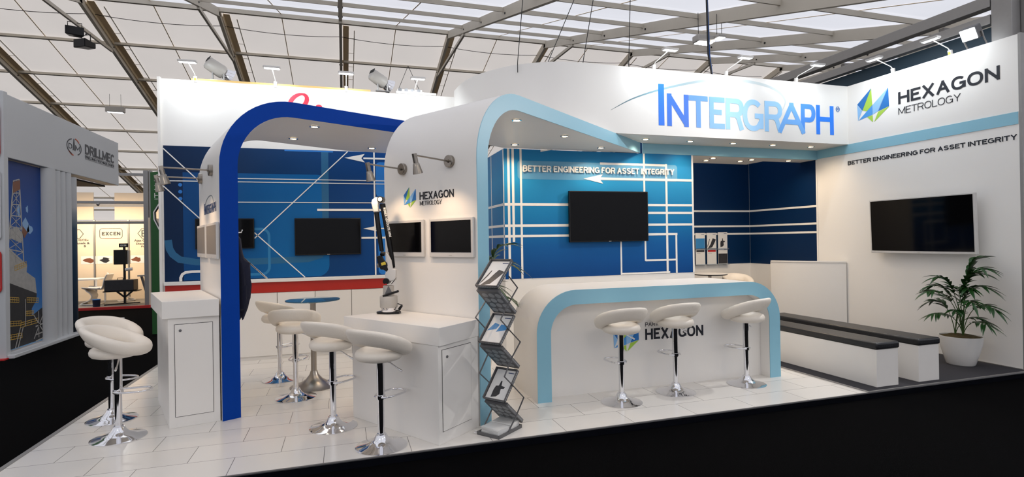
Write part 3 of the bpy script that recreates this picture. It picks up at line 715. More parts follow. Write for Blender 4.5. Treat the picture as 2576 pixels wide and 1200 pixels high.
m = MB(yb); pp = arcprof(x0+tb+.001, x1-tb-.001, zt-tb-.001, R-tb+.01); m.plate(pp, -.18, -.15); m.build('front_panel', 'white', t)

# ------------------------------------------------------------------ desks against the arches
def desk(name, label, body, slab, z0, z1, door, lock):
    t = thing(name, (body[0][0], body[0][1], 0), label, 'desk')
    m = MB(); m.plate(body, 0.0, z0-.001); m.build('body', 'white', t, bevel=.002)
    m = MB(); m.plate(slab, z0, z1); m.build('countertop', 'white', t, bevel=.003)
    A, B = Vector(body[0]), Vector(body[1]); d = (B-A).normalized(); L = (B-A).length
    fr = Fr((A.x, A.y, 0), (d.x, d.y, 0), (0, 0, 1), (d.y, -d.x, 0))
    a, b, za, zb = door; a *= L; b *= L
    M['gap'] = M.get('gap') or mat('dark_gap', (40, 38, 36), .8)
    m = MB(fr); m.plate([(a-.004, za-.004), (b+.004, za-.004), (b+.004, zb+.004), (a-.004, zb+.004)], .0, .0015); m.build('door_gap', 'gap', t)
    m = MB(fr); m.plate([(a, za), (b, za), (b, zb), (a, zb)], .0, .004); dr = m.build('door', 'white', t)
    m = MB(Fr(fr.p(lock[0]*L, lock[1], .004), fr.R, fr.U, fr.N)); m.lathe([(.0, .006), (.008, .006), (.012, .004), (.012, 0)], n=16); m.build('lock', 'greysteel', dr, smooth=40, label='round steel lock')
    return t
desk('display_desk', 'white box desk with a thick top against the blue-edged arch', [(-1.515, 5.547), (-1.122, 5.645), (-1.49, 6.70), (-1.914, 6.642)], [(-1.555, 5.525), (-1.112, 5.60), (-1.53, 6.80), (-1.985, 6.69)], .99, 1.145, (.125, .86, .10, .93), (.23, .875))
desk('display_desk', 'white box desk with a thick top, the jointed measuring arm standing on it', [(.713, 4.339), (1.122, 4.668), (.50, 5.60), (.064, 5.342)], [(.722, 4.325), (1.132, 4.676), (.535, 5.595), (-.01, 5.385)], .80, .95, (.09, .80, .10, .76), (.2, .70))

# ------------------------------------------------------------------ screens
def tv(name, label, fr, x0, y0, x1, y1, d=.012, th=.05, bez=.02, fm='blackp', sm='screen', chin=0, group=None, logo=True, cat='screen'):
    o = fr.p((x0+x1)/2, y0, 0); t = thing(name, o, label, cat, group)
    m = MB(fr); m.box((x0, y0, d), (x1, y1, d+th)); m.build('housing', fm, t, bevel=.006)
    m = MB(fr); m.box((x0+bez, y0+bez+chin, d+th), (x1-bez, y1-bez, d+th+.002)); m.build('screen_panel', sm, t)
    m = MB(fr); m.box((x0+(x1-x0)*.3, y0+(y1-y0)*.3, .0095 if d > .011 else 0), (x0+(x1-x0)*.7, y0+(y1-y0)*.7, d)); m.build('wall_bracket', 'greysteel', t)
    if logo:
        m = MB(fr); c = (x0+x1)/2; m.box((c-.02, y0+.3*(bez+chin), d+th), (c+.02, y0+.3*(bez+chin)+.006, d+th+.001)); m.build('badge', 'greyplastic', t)
    return t
tv('television', 'large black television on the bright blue mural behind the bar', yframe(7.24), 3.10, 1.60, 4.385, 2.343, d=.035, th=.05, bez=.016)
tv('television', 'wide black television on the dark blue mural behind the glass table', yframe(8.43), -.676, 1.47, .248, 2.01, d=.015, th=.03, bez=.014, chin=.006)
tv('television', 'black television half hidden behind the blue-edged arch leg', yframe(8.43), -1.95, 1.585, -1.208, 2.01, d=.015, th=.03, bez=.014)
trw = Fr((7.70, 0, 0), (.0, -1, 0), (-.045, 0, 1), (-1, 0, -.045))
tv('television', 'large silver-edged black television tilted forward on the right wall', Fr((7.705, 0, 0), (0, -1, 0), (-.03, 0, 1), (-1, 0, -.03)), -6.16, 1.375, -4.74, 2.16, d=.035, th=.05, bez=.02, chin=.015, fm='tvframe')
kw = dict(d=.004, th=.026, bez=.026, fm='tvframe', chin=.02)
tv('monitor', 'white-framed screen on the white arch side, nearer the pale blue edge', FHo, -.612, 1.497, -.032, 1.862, **kw)
tv('monitor', 'white-framed screen on the white arch side, partly behind the measuring arm', FHo, -1.27, 1.497, -.70, 1.862, **kw)
kw['sm'] = 'screengrey'
tv('monitor', 'white-framed grey screen on the blue-edged arch side, nearer the blue edge', FBo, -.69, 1.51, -.02, 1.862, **kw)
tv('monitor', 'white-framed grey screen on the blue-edged arch side, farther back from the blue edge', FBo, -1.47, 1.51, -.80, 1.862, **kw)

# ------------------------------------------------------------------ benches, reception counter
for xa, lab, yb_ in ((5.447, 'long white box bench with a black padded top, nearer the bar', 6.55), (6.065, 'long white box bench with a black padded top, nearer the right wall', 6.62)):
    t = thing('bench', (xa+.16, 5.4, .004), lab, 'bench')
    m = MB(); m.box((xa, 4.385, .004), (xa+.312, yb_, .405)); m.build('base', 'white', t, bevel=.003)
    m = MB(); m.box((xa-.012, 4.37, .406), (xa+.324, yb_+.01, .482)); m.build('cushion', 'blackleather', t, bevel=.022, seg=4, smooth=50)
a, b = Vector((7.10, 7.64)), Vector((7.71, 6.70)); P = []
d = (b-a); nrm = Vector((d.y, -d.x)).normalized()
nrm = nrm if nrm.y < 0 else -nrm
for i in range(17):
    u = i/16; P.append(tuple(a+d*u+nrm*.05*4*u*(1-u)))
t = thing('reception_counter', (7.4, 7.1, .004), 'tall curved white reception counter between the benches and the dark blue niche', 'counter')
m = MB(); m.stroke(P, .03, .004, 1.2); m.build('curved_front', 'white', t, smooth=40)
m = MB(); m.stroke(P, .05, 1.2, 1.222); m.build('cap', 'white', t, smooth=40)
m = MB(); q = a+Vector((.30, .17)); m.bar((a.x+.02, a.y+.02, .6), (q.x, q.y, .6), .03, 1.19); m.build('side_panel', 'white', t)
m = MB(); m.plate([tuple(Vector(P[0])+Vector((.02, .03))), tuple(Vector(P[8])+Vector((.03, .06))), tuple(Vector(P[15])+Vector((.0, .06))), (7.70, 7.15), (7.38, 7.75)], 1.0, 1.03); m.build('worktop', 'white', t)

# ------------------------------------------------------------------ bar stools
def stool(label):
    t = proto('bar_stool', label, 'stool', 'white leather bar stools on chrome pedestals')
    m = MB(); m.lathe([(.0, .0), (.205, .0), (.207, .006), (.19, .012), (.13, .024), (.085, .042), (.06, .062), (.048, .085), (.043, .095), (.0, .095)], n=48); m.build('base', 'chrome', t, smooth=50)
    m = MB(); m.lathe([(.036, .09), (.036, .105), (.0265, .108), (.0265, .385), (.0, .386)], n=24); m.build('column', 'chrome', t, smooth=40)
    m = MB(); m.lathe([(.0, .38), (.034, .38), (.034, .388), (.031, .39), (.031, .70), (.0, .70)], n=24); m.build('gas_lift', 'chrome', t, smooth=40)
    P = []
    for i in range(15):
        a = math.radians(-90+180*i/14); P.append((.17+.08*math.cos(a), .085*math.sin(a), .40))
    P = [(-.02, -.045, .40), (.02, -.075, .40), (.08, -.085, .40)]+P+[(.08, .085, .40), (.02, .075, .40), (-.02, .045, .40)]
    m = MB(); m.tube(P, .0085, 10, closed=True); m.lathe([(.033, .385), (.039, .387), (.039, .413), (.033, .415)], n=24); m.build('footrest', 'chrome', t, smooth=60)
    m = MB(); m.tube([(.02, -.03, .69), (.03, -.08, .675), (.04, -.13, .645), (.045, -.17, .625)], .006, 8); m.tube([(.042, -.155, .632), (.047, -.19, .615)], .009, 8); m.build('lever', 'chrome', t, smooth=60)
    m = MB(); m.lathe([(0, .698), (.14, .700), (.17, .710), (.187, .730), (.19, .752), (.18, .778), (.15, .795), (.09, .803), (.0, .805)], c=(-.012, 0, 0), n=40); st = m.build('seat', 'leather', t, smooth=70)
    # ring shaped backrest rising from the seat front
    m = MB(); n1, n2 = 64, 18; vs = []; fs = []
    for i in range(n1):
        ph_ = 2*math.pi*i/n1; k = (1-math.cos(ph_))/2; k = k*k*(3-2*k)*.3+k*.7
        zc = .762+.146*k; hw = .056+.012*k; w = .066-.026*k; Rr = .184+.022*k; lean = .5*k
        for j in range(n2):
            a = 2*math.pi*j/n2; ca, sa = math.cos(a), math.sin(a)
            ca = math.copysign(abs(ca)**.85, ca); sa = math.copysign(abs(sa)**.85, sa)
            r = Rr+w*ca+lean*hw*sa; vs.append((r*math.cos(ph_)*1.0, r*math.sin(ph_)*1.06, zc+hw*sa))
    for i in range(n1):
        for j in range(n2): fs.append([i*n2+j, ((i+1) % n1)*n2+j, ((i+1) % n1)*n2+(j+1) % n2, i*n2+(j+1) % n2])
    m.add(vs, fs); m.build('backrest', 'leather', t, smooth=80)
    return t
st0 = stool('white leather bar stool at the left edge of the stand, nearer of its pair')
st0.location = (-1.871, 5.458, 0); st0.rotation_euler = (0, 0, math.radians(0))
SG = 'white leather bar stools on chrome pedestals'
for x, y, a, l in ((-2.129, 6.055, -25, 'white leather bar stool at the left edge of the stand, farther of its pair'),
                   (.269, 4.494, 42, 'white leather bar stool nearest the platform edge, beside the measuring arm desk'),
                   (-.11, 5.105, 48, 'white leather bar stool between the nearest desk stool and the glass table'),
                   (-.509, 6.214, 80, 'white leather bar stool seen from behind, in front of the glass table'),
                   (-.757, 7.097, 38, 'white leather bar stool on the far left side of the glass table'),
                   (2.645, 4.868, 93, 'white leather bar stool at the bar, leftmost of the three'),
                   (3.36, 4.995, 93, 'white leather bar stool at the bar, middle of the three'),
                   (4.271, 4.991, 110, 'white leather bar stool at the bar, rightmost of the three'),
                   (6.72, 8.02, -110, 'white leather stool beside the round table in the dark blue niche')):
    dup(st0, (x, y, 0.004 if x > 5.2 else 0), math.radians(a), l, SG)

# glass table
cx, cy = -.349, 6.645
t = thing('bistro_table', (cx, cy, 0), 'round blue-tinted glass table on a brushed steel pedestal', 'table')
m = MB(); m.lathe([(0, 0), (.26, 0), (.262, .006), (.23, .016), (.15, .045), (.09, .085), (.05, .135), (.036, .18), (.0, .18)], c=(cx, cy, 0), n=48); m.build('base', 'steel', t, smooth=50)
m = MB(); m.lathe([(.032, .17), (.032, .60), (.038, .605), (.038, .62), (.032, .625), (.032, .955), (.0, .955)], c=(cx, cy, 0), n=24); m.build('column', 'steel', t, smooth=40)
m = MB(); m.lathe([(.0, .955), (.05, .955), (.05, .985), (.0, .985)], c=(cx, cy, 0), n=24)
for a in (0, 90, 180, 270): m.bar((cx, cy, .975), (cx+.16*c2(a)[0], cy+.16*c2(a)[1], .975), .02, .012)
m.build('top_bracket', 'steel', t, smooth=40)
m = MB(); m.lathe([(0, .986), (.298, .986), (.30, .991), (.298, .997), (0, .997)], c=(cx, cy, 0), n=64); m.build('table_top', 'glass', t, smooth=40)
# niche table
cx, cy = 6.2, 8.12
t = thing('bistro_table', (cx, cy, .004), 'round white table with a dark edge in the dark blue niche', 'table')
m = MB(); m.lathe([(0, 0.004), (.25, .004), (.25, .014), (.1, .05), (.035, .09), (0, .09)], c=(cx, cy, 0), n=40); m.build('base', 'steel', t, smooth=50)
m = MB(); m.lathe([(.03, .08), (.03, .975), (0, .975)], c=(cx, cy, 0), n=24); m.build('column', 'steel', t, smooth=40)
m = MB(); m.lathe([(0, .976), (.295, .976), (.295, .99), (0, .99)], c=(cx, cy, 0), n=48); m.build('table_edge', 'blackp', t, smooth=40)
m = MB(); m.lathe([(0, .99), (.29, .99), (.29, .998), (0, .998)], c=(cx, cy, 0), n=48); m.build('table_top', 'white', t, smooth=40)
# ------------------------------------------------------------------ lamps
def downlight(x, y, z, label, warm=DOWN_W, tgt=None):
    t = thing('recessed_downlight', (x, y, z), label, 'downlight', 'round recessed downlights')
    m = MB(); m.lathe([(.036, .0), (.036, -.006), (.055, -.005), (.057, -.001), (.057, .0)], c=(x, y, z), n=28)
    m.add([], [])
    m.build('trim_ring', 'chrome', t, smooth=50)
    m = MB(); m.lathe([(0, -.0035), (.030, -.0035), (.036, -.002), (.036, 0)], c=(x, y, z), n=24); m.build('lamp', 'warmlamp', t, smooth=60)
    light('SPOT', 'light_source', t, (x, y, z-.02), tgt or (x, y, 0), warm, (1, .78, .55), spot_size=math.radians(150), spot_blend=.9, shadow_soft_size=.03)
for (x, y), l in (((1.79, 5.51), 'recessed downlight in the white arch soffit, nearest its curved corner'), ((2.65, 6.226), 'recessed downlight in the white arch soffit, halfway along its front edge'),
                  ((2.217, 6.923), 'recessed downlight in the white arch soffit, close above the left of the bright mural'), ((3.49, 6.906), 'recessed downlight in the white arch soffit, rightmost of its four')):
    downlight(x, y, 2.932, l)
for (x, y), l in (((-.29, 6.326), 'recessed downlight in the blue-edged arch soffit, nearest the front edge'), ((-.571, 7.106), 'recessed downlight in the blue-edged arch soffit, leftmost at the back'), ((.383, 7.604), 'recessed downlight in the blue-edged arch soffit, rightmost at the back')):
    downlight(x, y, 2.932, l)
for x, o in ((4.217, 'first from the left'), (4.977, 'second from the left'), (5.749, 'middle one of five'), (6.503, 'fourth from the left'), (7.262, 'last before the right wall')):
    downlight(x, 6.92, 3.085, 'recessed downlight under the long lettered fascia, '+o)
for (x, y), l in (((5.828, 7.684), 'small recessed downlight in the niche ceiling, leftmost'), ((5.771, 7.426), 'small recessed downlight in the niche ceiling, front one of the left pair'),
                  ((6.489, 7.646), 'small recessed downlight in the niche ceiling, rear one of the middle pair'), ((6.554, 7.447), 'small recessed downlight in the niche ceiling, front one of the middle pair'), ((7.308, 7.436), 'small recessed downlight in the niche ceiling, rightmost')):
    downlight(x, y, 2.932, l, DOWN_W*.7, None)

def armlamp(base, out, label, rise=.13, reach=.42, sticker=False):
    B = Vector(base); o = Vector(out); s = Vector((-o.y, o.x, 0)); H = B+o*reach+V(0, 0, rise)
    t = thing('arm_lamp', base, label, 'lamp', 'slim arm lamps on the tops of the walls')
    m = MB(); m.bar(B+V(0, 0, -.03)+o*.01, B+V(0, 0, .05)+o*.02, .045, .035, o); m.build('clamp', 'white', t, bevel=.004)
    if sticker:
        m = MB(); m.bar(B+V(0, 0, -.01)+o*.032, B+V(0, 0, .025)+o*.04, .03, .002, o); m.build('energy_sticker', 'logogreen', t)
    m = MB(); m.tube([B+V(0, 0, .04)+o*.02, B+o*.06+V(0, 0, .075), H-o*.02], .0065, 8); m.build('arm', 'white', t, smooth=60)
    m = MB(); m.bar(H-s*.11, H+s*.11, .085, .028, (0, 0, 1)); m.build('head', 'tvframe', t, bevel=.008)
    m = MB(); m.bar(H-s*.095-V(0, 0, .016), H+s*.095-V(0, 0, .016), .065, .006, (0, 0, 1)); m.build('light_panel', 'led', t)
    light('AREA', 'light_source', t, H-V(0, 0, .03), B-V(0, 0, .42), ARM_W, (.90, .96, 1), shape='RECTANGLE', size=.2, size_y=.07)
for x, l, s in ((-1.926, 'slim white arm lamp on the left back wall, leftmost', True), (-.906, 'slim white arm lamp on the left back wall, above the blue-edged arch', False), (.068, 'slim white arm lamp on the left back wall, third from its left end', False), (1.082, 'slim white arm lamp on the left back wall, beside the curved fascia', False)):
    armlamp((x, 8.44, 3.93), (0, -1, 0), l, sticker=s)
for x, l in ((4.198, 'slim white arm lamp above the start of the blue lettering on the fascia'), (5.413, 'slim white arm lamp on the fascia just right of the hanging cables'), (6.704, 'slim white arm lamp on the fascia above the end of the blue lettering')):
    armlamp((x, 6.66, 4.03), (0, -1, 0), l)
armlamp((7.75, 5.891, 4.03), (-1, 0, 0), 'slim white arm lamp on the right wall, above the faceted emblem', reach=.38, rise=.16)
armlamp((7.75, 5.107, 4.03), (-1, 0, 0), 'slim white arm lamp on the right wall, nearest the bright floodlight', reach=.38, rise=.16, sticker=True)
# bright floodlight
t = thing('floodlight', (7.72, 4.80, 4.03), 'bright square floodlight glaring on top of the right wall', 'floodlight')
Hc = V(7.62, 4.80, 4.17); tg = V(1.2, 4.7, .7); d = (tg-Hc).normalized()
m = MB(); m.bar(Hc-d*.09, Hc+d*.02, .20, .17, (0, 0, 1)); m.build('housing', 'greysteel', t, bevel=.015)
m = MB(); m.bar(Hc+d*.021, Hc+d*.026, .17, .14, (0, 0, 1)); m.build('lamp_glass', 'flood', t)
for yy in (4.69, 4.91): m = MB(); m.tube([(7.76, yy, 4.02), (7.70, yy, 4.1), (7.66, yy, 4.18)], .01, 6); m.build('yoke_arm', 'alu', t)
light('SPOT', 'light_source', t, Hc+d*.05, tg, 330, (1, .98, .95), spot_size=math.radians(100), spot_blend=.6, shadow_soft_size=.06)
# unlit metal halide floods on the left back wall
for x, rz, l in ((-1.62, .55, 'grey ribbed floodlight on the left back wall beside the leftmost arm lamp'), (.63, -.15, 'grey ribbed floodlight on the left back wall nearer the curved fascia')):
    t = thing('floodlight', (x, 8.46, 3.955), l, 'floodlight', None); cr, sr = math.cos(rz), math.sin(rz)
    A = V(x-.20*cr, 8.44, 4.20); Bv = V(x+.06*cr, 8.46+.1, 4.07); dd = (Bv-A).normalized()
    fr_ = Fr(A, dd.cross(V(0, 0, 1)).normalized(), dd.cross(V(0, 0, 1)).normalized().cross(dd), dd)
    m = MB(fr_); m.lathe([(.0, 0), (.07, .0), (.09, .02), (.095, .22), (.085, .25), (0, .25)], n=28); m.build('ballast_housing', 'greyplastic', t, smooth=45)
    m = MB(fr_)
    for k in range(7): m.box((-.06+.02*k-.004, .02, -.006), (-.06+.02*k+.004, .08, .002))
    m.build('cooling_slots', 'blackp', t)
    m = MB(fr_); m.lathe([(.06, .25), (.075, .28), (.115, .36), (.12, .36), (.08, .27), (.06, .25)], n=28); m.build('reflector', 'chrome', t, smooth=45)
    m = MB(); m.tube([(x-.10, 8.46, 3.955), (x-.10, 8.46, 4.12)], .012, 8); m.tube([(x+.04, 8.46, 3.955), (x+.04, 8.46, 4.05)], .012, 8); m.box((x-.13, 8.44, 3.95), (x+.07, 8.49, 3.962)); m.build('yoke', 'alu', t)

# spots on rods, on both arch sides
def rodspot(fr, u, z, label, rise=0, L=.42):
    P = fr.p(-u, z, 0); t = thing('rod_spotlight', P, label, 'spotlight', 'nickel spotlights on long rods'); N = fr.N
    f2 = Fr(P, fr.R, fr.U, fr.N)
    m = MB(f2); m.lathe([(0, 0), (.058, 0), (.058, .03), (.053, .035), (0, .035)], n=36); m.build('wall_plate', 'lampmetal', t, smooth=40)
    m = MB(f2); m.tube([(0, 0, .03), (0, rise, L)], .008, 10); m.lathe([(0, .03), (.016, .03), (.016, .045), (0, .045)], n=16); m.build('rod', 'lampmetal', t, smooth=50)
    E = f2.p(0, rise, L+.01); d = (f2.p(0, -.62, .0)-E); d = (V(0, 0, -1)*.93-N*.22).normalized()
    f3 = Fr(E, fr.R, d.cross(fr.R), d)
    m = MB(f3); m.box((-.014, -.018, -.014), (.014, .018, .03)); m.build('joint', 'lampmetal', t, bevel=.003)
    m = MB(f3); m.lathe([(0, .02), (.022, .022), (.022, .07), (.028, .075), (.032, .10), (.042, .15), (.044, .165), (.040, .165), (.036, .155), (0, .15)], n=28); m.build('lamp_head', 'lampmetal', t, smooth=45)
    m = MB(f3); m.lathe([(0, .156), (.034, .156), (.034, .158), (0, .158)], n=24); m.build('lamp', 'warmlamp', t)
    light('SPOT', 'light_source', t, E+d*.175, E+d*.175+(d-N*.25).normalized(), SPOT_W, (1, .70, .44), spot_size=math.radians(105), spot_blend=.8, shadow_soft_size=.03)
rodspot(FHo, .335, 2.388, 'nickel spotlight on a rod from the white arch side, nearer the pale blue edge', .012)
rodspot(FHo, 1.016, 2.38, 'nickel spotlight on a rod from the white arch side, above the measuring arm', .012)
rodspot(FBo, .454, 2.393, 'nickel spotlight on a rod from the blue-edged arch side, nearer the blue edge', .0)
rodspot(FBo, 1.244, 2.389, 'nickel spotlight on a rod from the blue-edged arch side, farther back', .0)

# ------------------------------------------------------------------ zigzag brochure rack
RW_, RD_ = V(*c2(-52), 0), V(*c2(38), 0); RO = V(1.059, 4.485, 0); RWd = .23
rk = Fr(RO, RW_, (0, 0, 1), -RD_)
t = thing('brochure_rack', (1.28, 4.5, 0), 'grey folding zigzag brochure rack at the platform edge beside the pale blue arch leg', 'brochure rack')
segs = [((.02, 1.25), (.25, 1.465)), ((.27, 1.005), (.02, 1.222)), ((.05, .77), (.268, .985)), ((.31, .525), (.055, .742)), ((.10, .28), (.31, .502)), ((.35, .04), (.11, .252))]
TF = []
for i, (lo, hi) in enumerate(segs):
    a = V(*lo); b = V(*hi); L = (b-a).length; u = (b-a).normalized(); O = rk.p(0, a.y, -a.x); U = (rk.U*u.y-rk.N*u.x)
    Nn = rk.R.cross(U)
    f = Fr(O, rk.R, U, Nn); TF.append((f, L))
    # tray sheet seen from both sides: rim + perforated edges
    m = MB(f); side = 1 if i % 2 == 0 else 1
    q1, q2 = (-.004, .028) if i % 2 == 0 else (-.03, .001); m.box((0, 0, -.004), (RWd, L, 0)); m.box((0, 0, q1), (.006, L, q2)); m.box((RWd-.006, 0, q1), (RWd, L, q2)); m.box((0, 0, q1), (RWd, .006, q2)); m.box((0, L-.006, q1), (RWd, L, q2))
    tr = m.build('tray', 'greysteel', t, bevel=.0015)
    M['disc'] = M.get('disc') or mat('tray_disc_grey', (150, 152, 155), .4)
    m = MB(f)
    for k in range(12): m.box((.012+k*.018, -.0012, q1+.008), (.022+k*.018, .0, q1+.022))
    for k in range(14): m.box((RWd, .012+k*.0205, q1+.008), (RWd+.001, .024+k*.0205, q1+.022))
    m.build('edge_slots', 'disc', tr)
    if i % 2:
        m = MB(f)
        for r_ in range(4):
            for c_ in range(3):
                cx_, cy_ = .045+.068*c_+(.012 if r_ % 2 else -.004), .05+.072*r_
                m.plate([(cx_+.03*math.cos(k*.4488), cy_+.03*math.sin(k*.4488)) for k in range(14)], .0, .0012)
        m.build('round_panels', 'disc', tr)
for w in (-.006, RWd+.006):
    pts = [(.17, 1.34), (.30, 1.232), (.166, 1.116), (.04, .988), (.18, .872), (.33, .755), (.2, .645), (.083, .504), (.224, .386), (.372, .258), (.245, .126), (.13, .03)]
    if w < 0: pts = [(.135, 1.36), (.27, 1.225), (.139, 1.102), (.011, .993), (.14, .885), (.28, .745), (.17, .64), (.056, .508), (.185, .403), (.33, .26), (.22, .15), (.10, .03)]
    for k in range(len(pts)-1):
        m = MB(rk); m.bar((w, pts[k][1], -pts[k][0]), (w, pts[k+1][1], -pts[k+1][0]), .005, .012, (1, 0, 0)); m.build('scissor_bar', 'greysteel', t)
m = MB(rk); m.box((0, 0, -.345), (RWd, .006, .0)); m.box((0, 0, -.345), (.008, .028, 0)); m.box((RWd-.008, 0, -.345), (RWd, .028, 0)); m.box((0, 0, -.008), (RWd, .028, 0)); m.box((0, 0, -.345), (RWd, .028, -.337))
m.build('base_tray', 'greysteel', t, bevel=.002)
m = MB(rk); m.tube([(.0, .008, -.02), (-.03, .008, .0), (-.045, .008, -.03), (-.01, .008, -.06)], .004, 6); m.build('foot_loop', 'chrome', t)
def brochure(f, x0, y0, x1, y1, z, pic, label, style=0, group=None, th=.004):
    o = f.p((x0+x1)/2, y0, z); b = thing('brochure', o, label, 'brochure', group); h = y1-y0; w = x1-x0
    m = MB(f); m.box((x0, y0, z), (x1, y1, z+th)); m.build('booklet', 'paper', b)
    m = MB(f); q = lambda P: [(x0+w*a, y0+h*c) for a, c in P]
    if style == 0:   # angular black machine photograph
        m.plate(q([(.08, .02), (.42, .08), (.55, .1), (.72, .28), (.86, .45), (.95, .58), (.62, .66), (.5, .5), (.38, .3), (.2, .14)]), z+th, z+th+.0006)
        m.plate(q([(.02, .08), (.12, .2), (.24, .42), (.3, .62), (.25, .62), (.15, .4), (.05, .2)]), z+th, z+th+.0006)
    elif style == 1: # two blue peaks
        m.plate(q([(.03, .42), (.25, .72), (.52, .66), (.45, .5)]), z+th, z+th+.0006); m.plate(q([(.5, .4), (.6, .68), (.98, .64), (.98, .5)]), z+th, z+th+.0006)
    elif style == 2: # small machine in the middle
        m.plate(q([(.25, .06), (.5, .1), (.62, .2), (.58, .36), (.72, .38), (.75, .44), (.55, .46), (.5, .62), (.44, .62), (.42, .46), (.28, .44), (.24, .3)]), z+th, z+th+.0006)
    elif style == 3: m.plate(q([(.02, .03), (.98, .03), (.98, .66), (.02, .66)]), z+th, z+th+.0006)
    elif style == 4: m.plate(q([(.08, .78), (.92, .78), (.92, .9), (.08, .9)]), z+th, z+th+.0006)
    m.build('cover_picture', pic, b)
    m = MB(f); m.box((x0+.62*w, y0+.9*h, z+th), (x0+.92*w, y0+.925*h, z+th+.0006)) if style != 4 else m.box((x0+.12*w, y0+.7*h, z+th), (x0+.5*w, y0+.715*h, z+th+.0006))
    m.build('small_print', 'navyink', b)
    return b
brochure(TF[0][0], .012, .008, .218, .305, .002, 'brochuregrey', 'brochure with a black machine on its cover, on the top tray of the zigzag rack', 0)
brochure(TF[2][0], .012, .008, .218, .30, .002, 'brochureblue', 'brochure with two blue peaks on its cover, on the middle tray of the zigzag rack', 1)
brochure(TF[4][0], .012, .008, .218, .295, .002, 'brochuregrey', 'brochure with a small dark machine on its cover, lowest upright one on the zigzag rack', 2)
for k, (dx, dd, rot, n) in enumerate(((.0, .03, -6, 9), (.0, .185, 5, 10))):
    for j in range(n):
        f = Fr(rk.p(.115, .0065+j*.0062, -dd-.075), V(*c2(-52+rot+random.uniform(-3, 3)), 0), -V(*c2(-142+rot), 0).cross(V(0, 0, 1)) if False else V(*c2(38+rot), 0), (0, 0, 1))
        lab = ('brochure in the %s pile on the base of the zigzag rack, ' % ('front' if k == 0 else 'rear'))+('topmost' if j == n-1 else ORD[j]+' from the bottom')
        b = MB(f); b.box((-.098+random.uniform(-.004, .004), -.07, 0), (.098, .07, .0058)); b.build('brochure', 'paper', None, label=lab, cat='brochure', group='brochures piled on the rack base')

# ------------------------------------------------------------------ jointed measuring arm
AO = V(.412, 5.40, .951); ax = Fr(AO, (_r.x, _r.y, 0), (0, 0, 1), (-_f.x, -_f.y, 0)); s_ = .0039
A = lambda px, py, z=0: ((px-978)*s_, (788-py)*s_, z)
t = thing('measuring_arm', AO, 'jointed portable measuring arm in black and white, folded upright on the white desk', 'measuring arm')
flat = Fr(AO, ax.R, -ax.N, (0, 0, 1))
m = MB(flat); m.plate([(-.122, .0), (-.10, -.05), (.0, -.075), (.11, -.06), (.118, 0), (.10, .05), (0, .06), (-.10, .045)], 0, .02); m.build('foot_plate', 'blackp', t, bevel=.004)
m = MB(flat); m.lathe([(0, .02), (.075, .02), (.075, .035), (.068, .036), (.068, .048), (.075, .049), (.075, .06), (0, .06)], n=36); m.build('base_ring', 'chrome', t, smooth=40)
m = MB(flat); m.lathe([(0, .06), (.082, .06), (.085, .065), (.085, .165), (.08, .172), (0, .172)], n=36); m.build('base_housing', 'greyplastic', t, smooth=40)
m = MB(ax); m.plate([A(1001, 776)[:2], A(1008, 768)[:2], A(1012, 772)[:2], A(1004, 782)[:2]], -.03, .0); m.tube([A(996, 782, 0), A(1008, 778, .02), A(1012, 768, 0), A(1000, 764, .0)], .005, 6); m.build('cable_plug', 'blackp', t)
m = MB(flat); m.lathe([(0, .172), (.055, .172), (.052, .27), (.04, .275), (0, .275)], n=32); m.build('neck_housing', 'greyplastic', t, smooth=40)
m = MB(ax); m.plate([A(972, 738)[:2], A(992, 738)[:2], A(981, 718)[:2]], .055, .062); m.build('front_wedge', 'greysteel', t, bevel=.002)
m = MB(ax); m.tube([A(968, 743, .07), A(1007, 731, .07)], .011, 12); m.build('side_handle', 'blackp', t, smooth=60)
m = MB(ax); m.tube([A(975, 707, -.05), A(975, 707, .06)], .03, 24); m.build('shoulder_joint', 'blackp', t, smooth=40)
m = MB(ax); m.plate([A(988, 712)[:2], A(1001, 697)[:2], A(993, 709)[:2], A(986, 716)[:2]], .03, .045); m.build('clamp_lever', 'blackp', t, bevel=.003)
m = MB(ax); m.tube([A(968, 713, .05), A(977, 714, .055)], .008, 8); m.build('red_knob', 'flagred', t)
m = MB(ax); m.plate([A(973, 634)[:2], A(980, 640)[:2], A(988, 655)[:2], A(991, 676)[:2], A(999, 678)[:2], A(997, 706)[:2], A(974, 708)[:2], A(971, 690)[:2], A(978, 668)[:2]], -.035, .035); m.build('shoulder_cover', 'tvframe', t, bevel=.008, seg=3)
m = MB(ax); m.tube([A(966, 514), A(975, 570), A(983, 620), A(990, 662), A(993, 674)], [.027, .026, .025, .018, .010], 20); m.build('lower_tube', 'blackp', t, smooth=60)
m = MB(ax); m.tube([A(962.5, 503, -.045), A(962.5, 503, .04)], .031, 28); m.build('elbow_joint', 'blackp', t, smooth=40)
m = MB(ax); m.tube([A(962.5, 503, .04), A(962.5, 503, .046)], .021, 24); m.build('elbow_cap', 'tvframe', t, smooth=40)
m = MB(ax); m.plate([A(962, 497)[:2], A(950, 497)[:2], A(941, 503)[:2], A(939, 512)[:2], A(944, 535)[:2], A(957, 534)[:2], A(956, 520)[:2], A(957, 512)[:2], A(965, 512)[:2]], -.03, .025); m.build('elbow_cover', 'tvframe', t, bevel=.01, seg=3)
m = MB(ax); m.tube([A(950, 532, -.005), A(956, 585, -.005), A(962, 632, -.005)], [.024, .023, .021], 20); m.build('upper_tube', 'blackp', t, smooth=60)
m = MB(ax); m.tube([A(960, 637, .0), A(970, 640, .0)], .022, 16); m.build('wrist_joint', 'blackp', t, smooth=60)
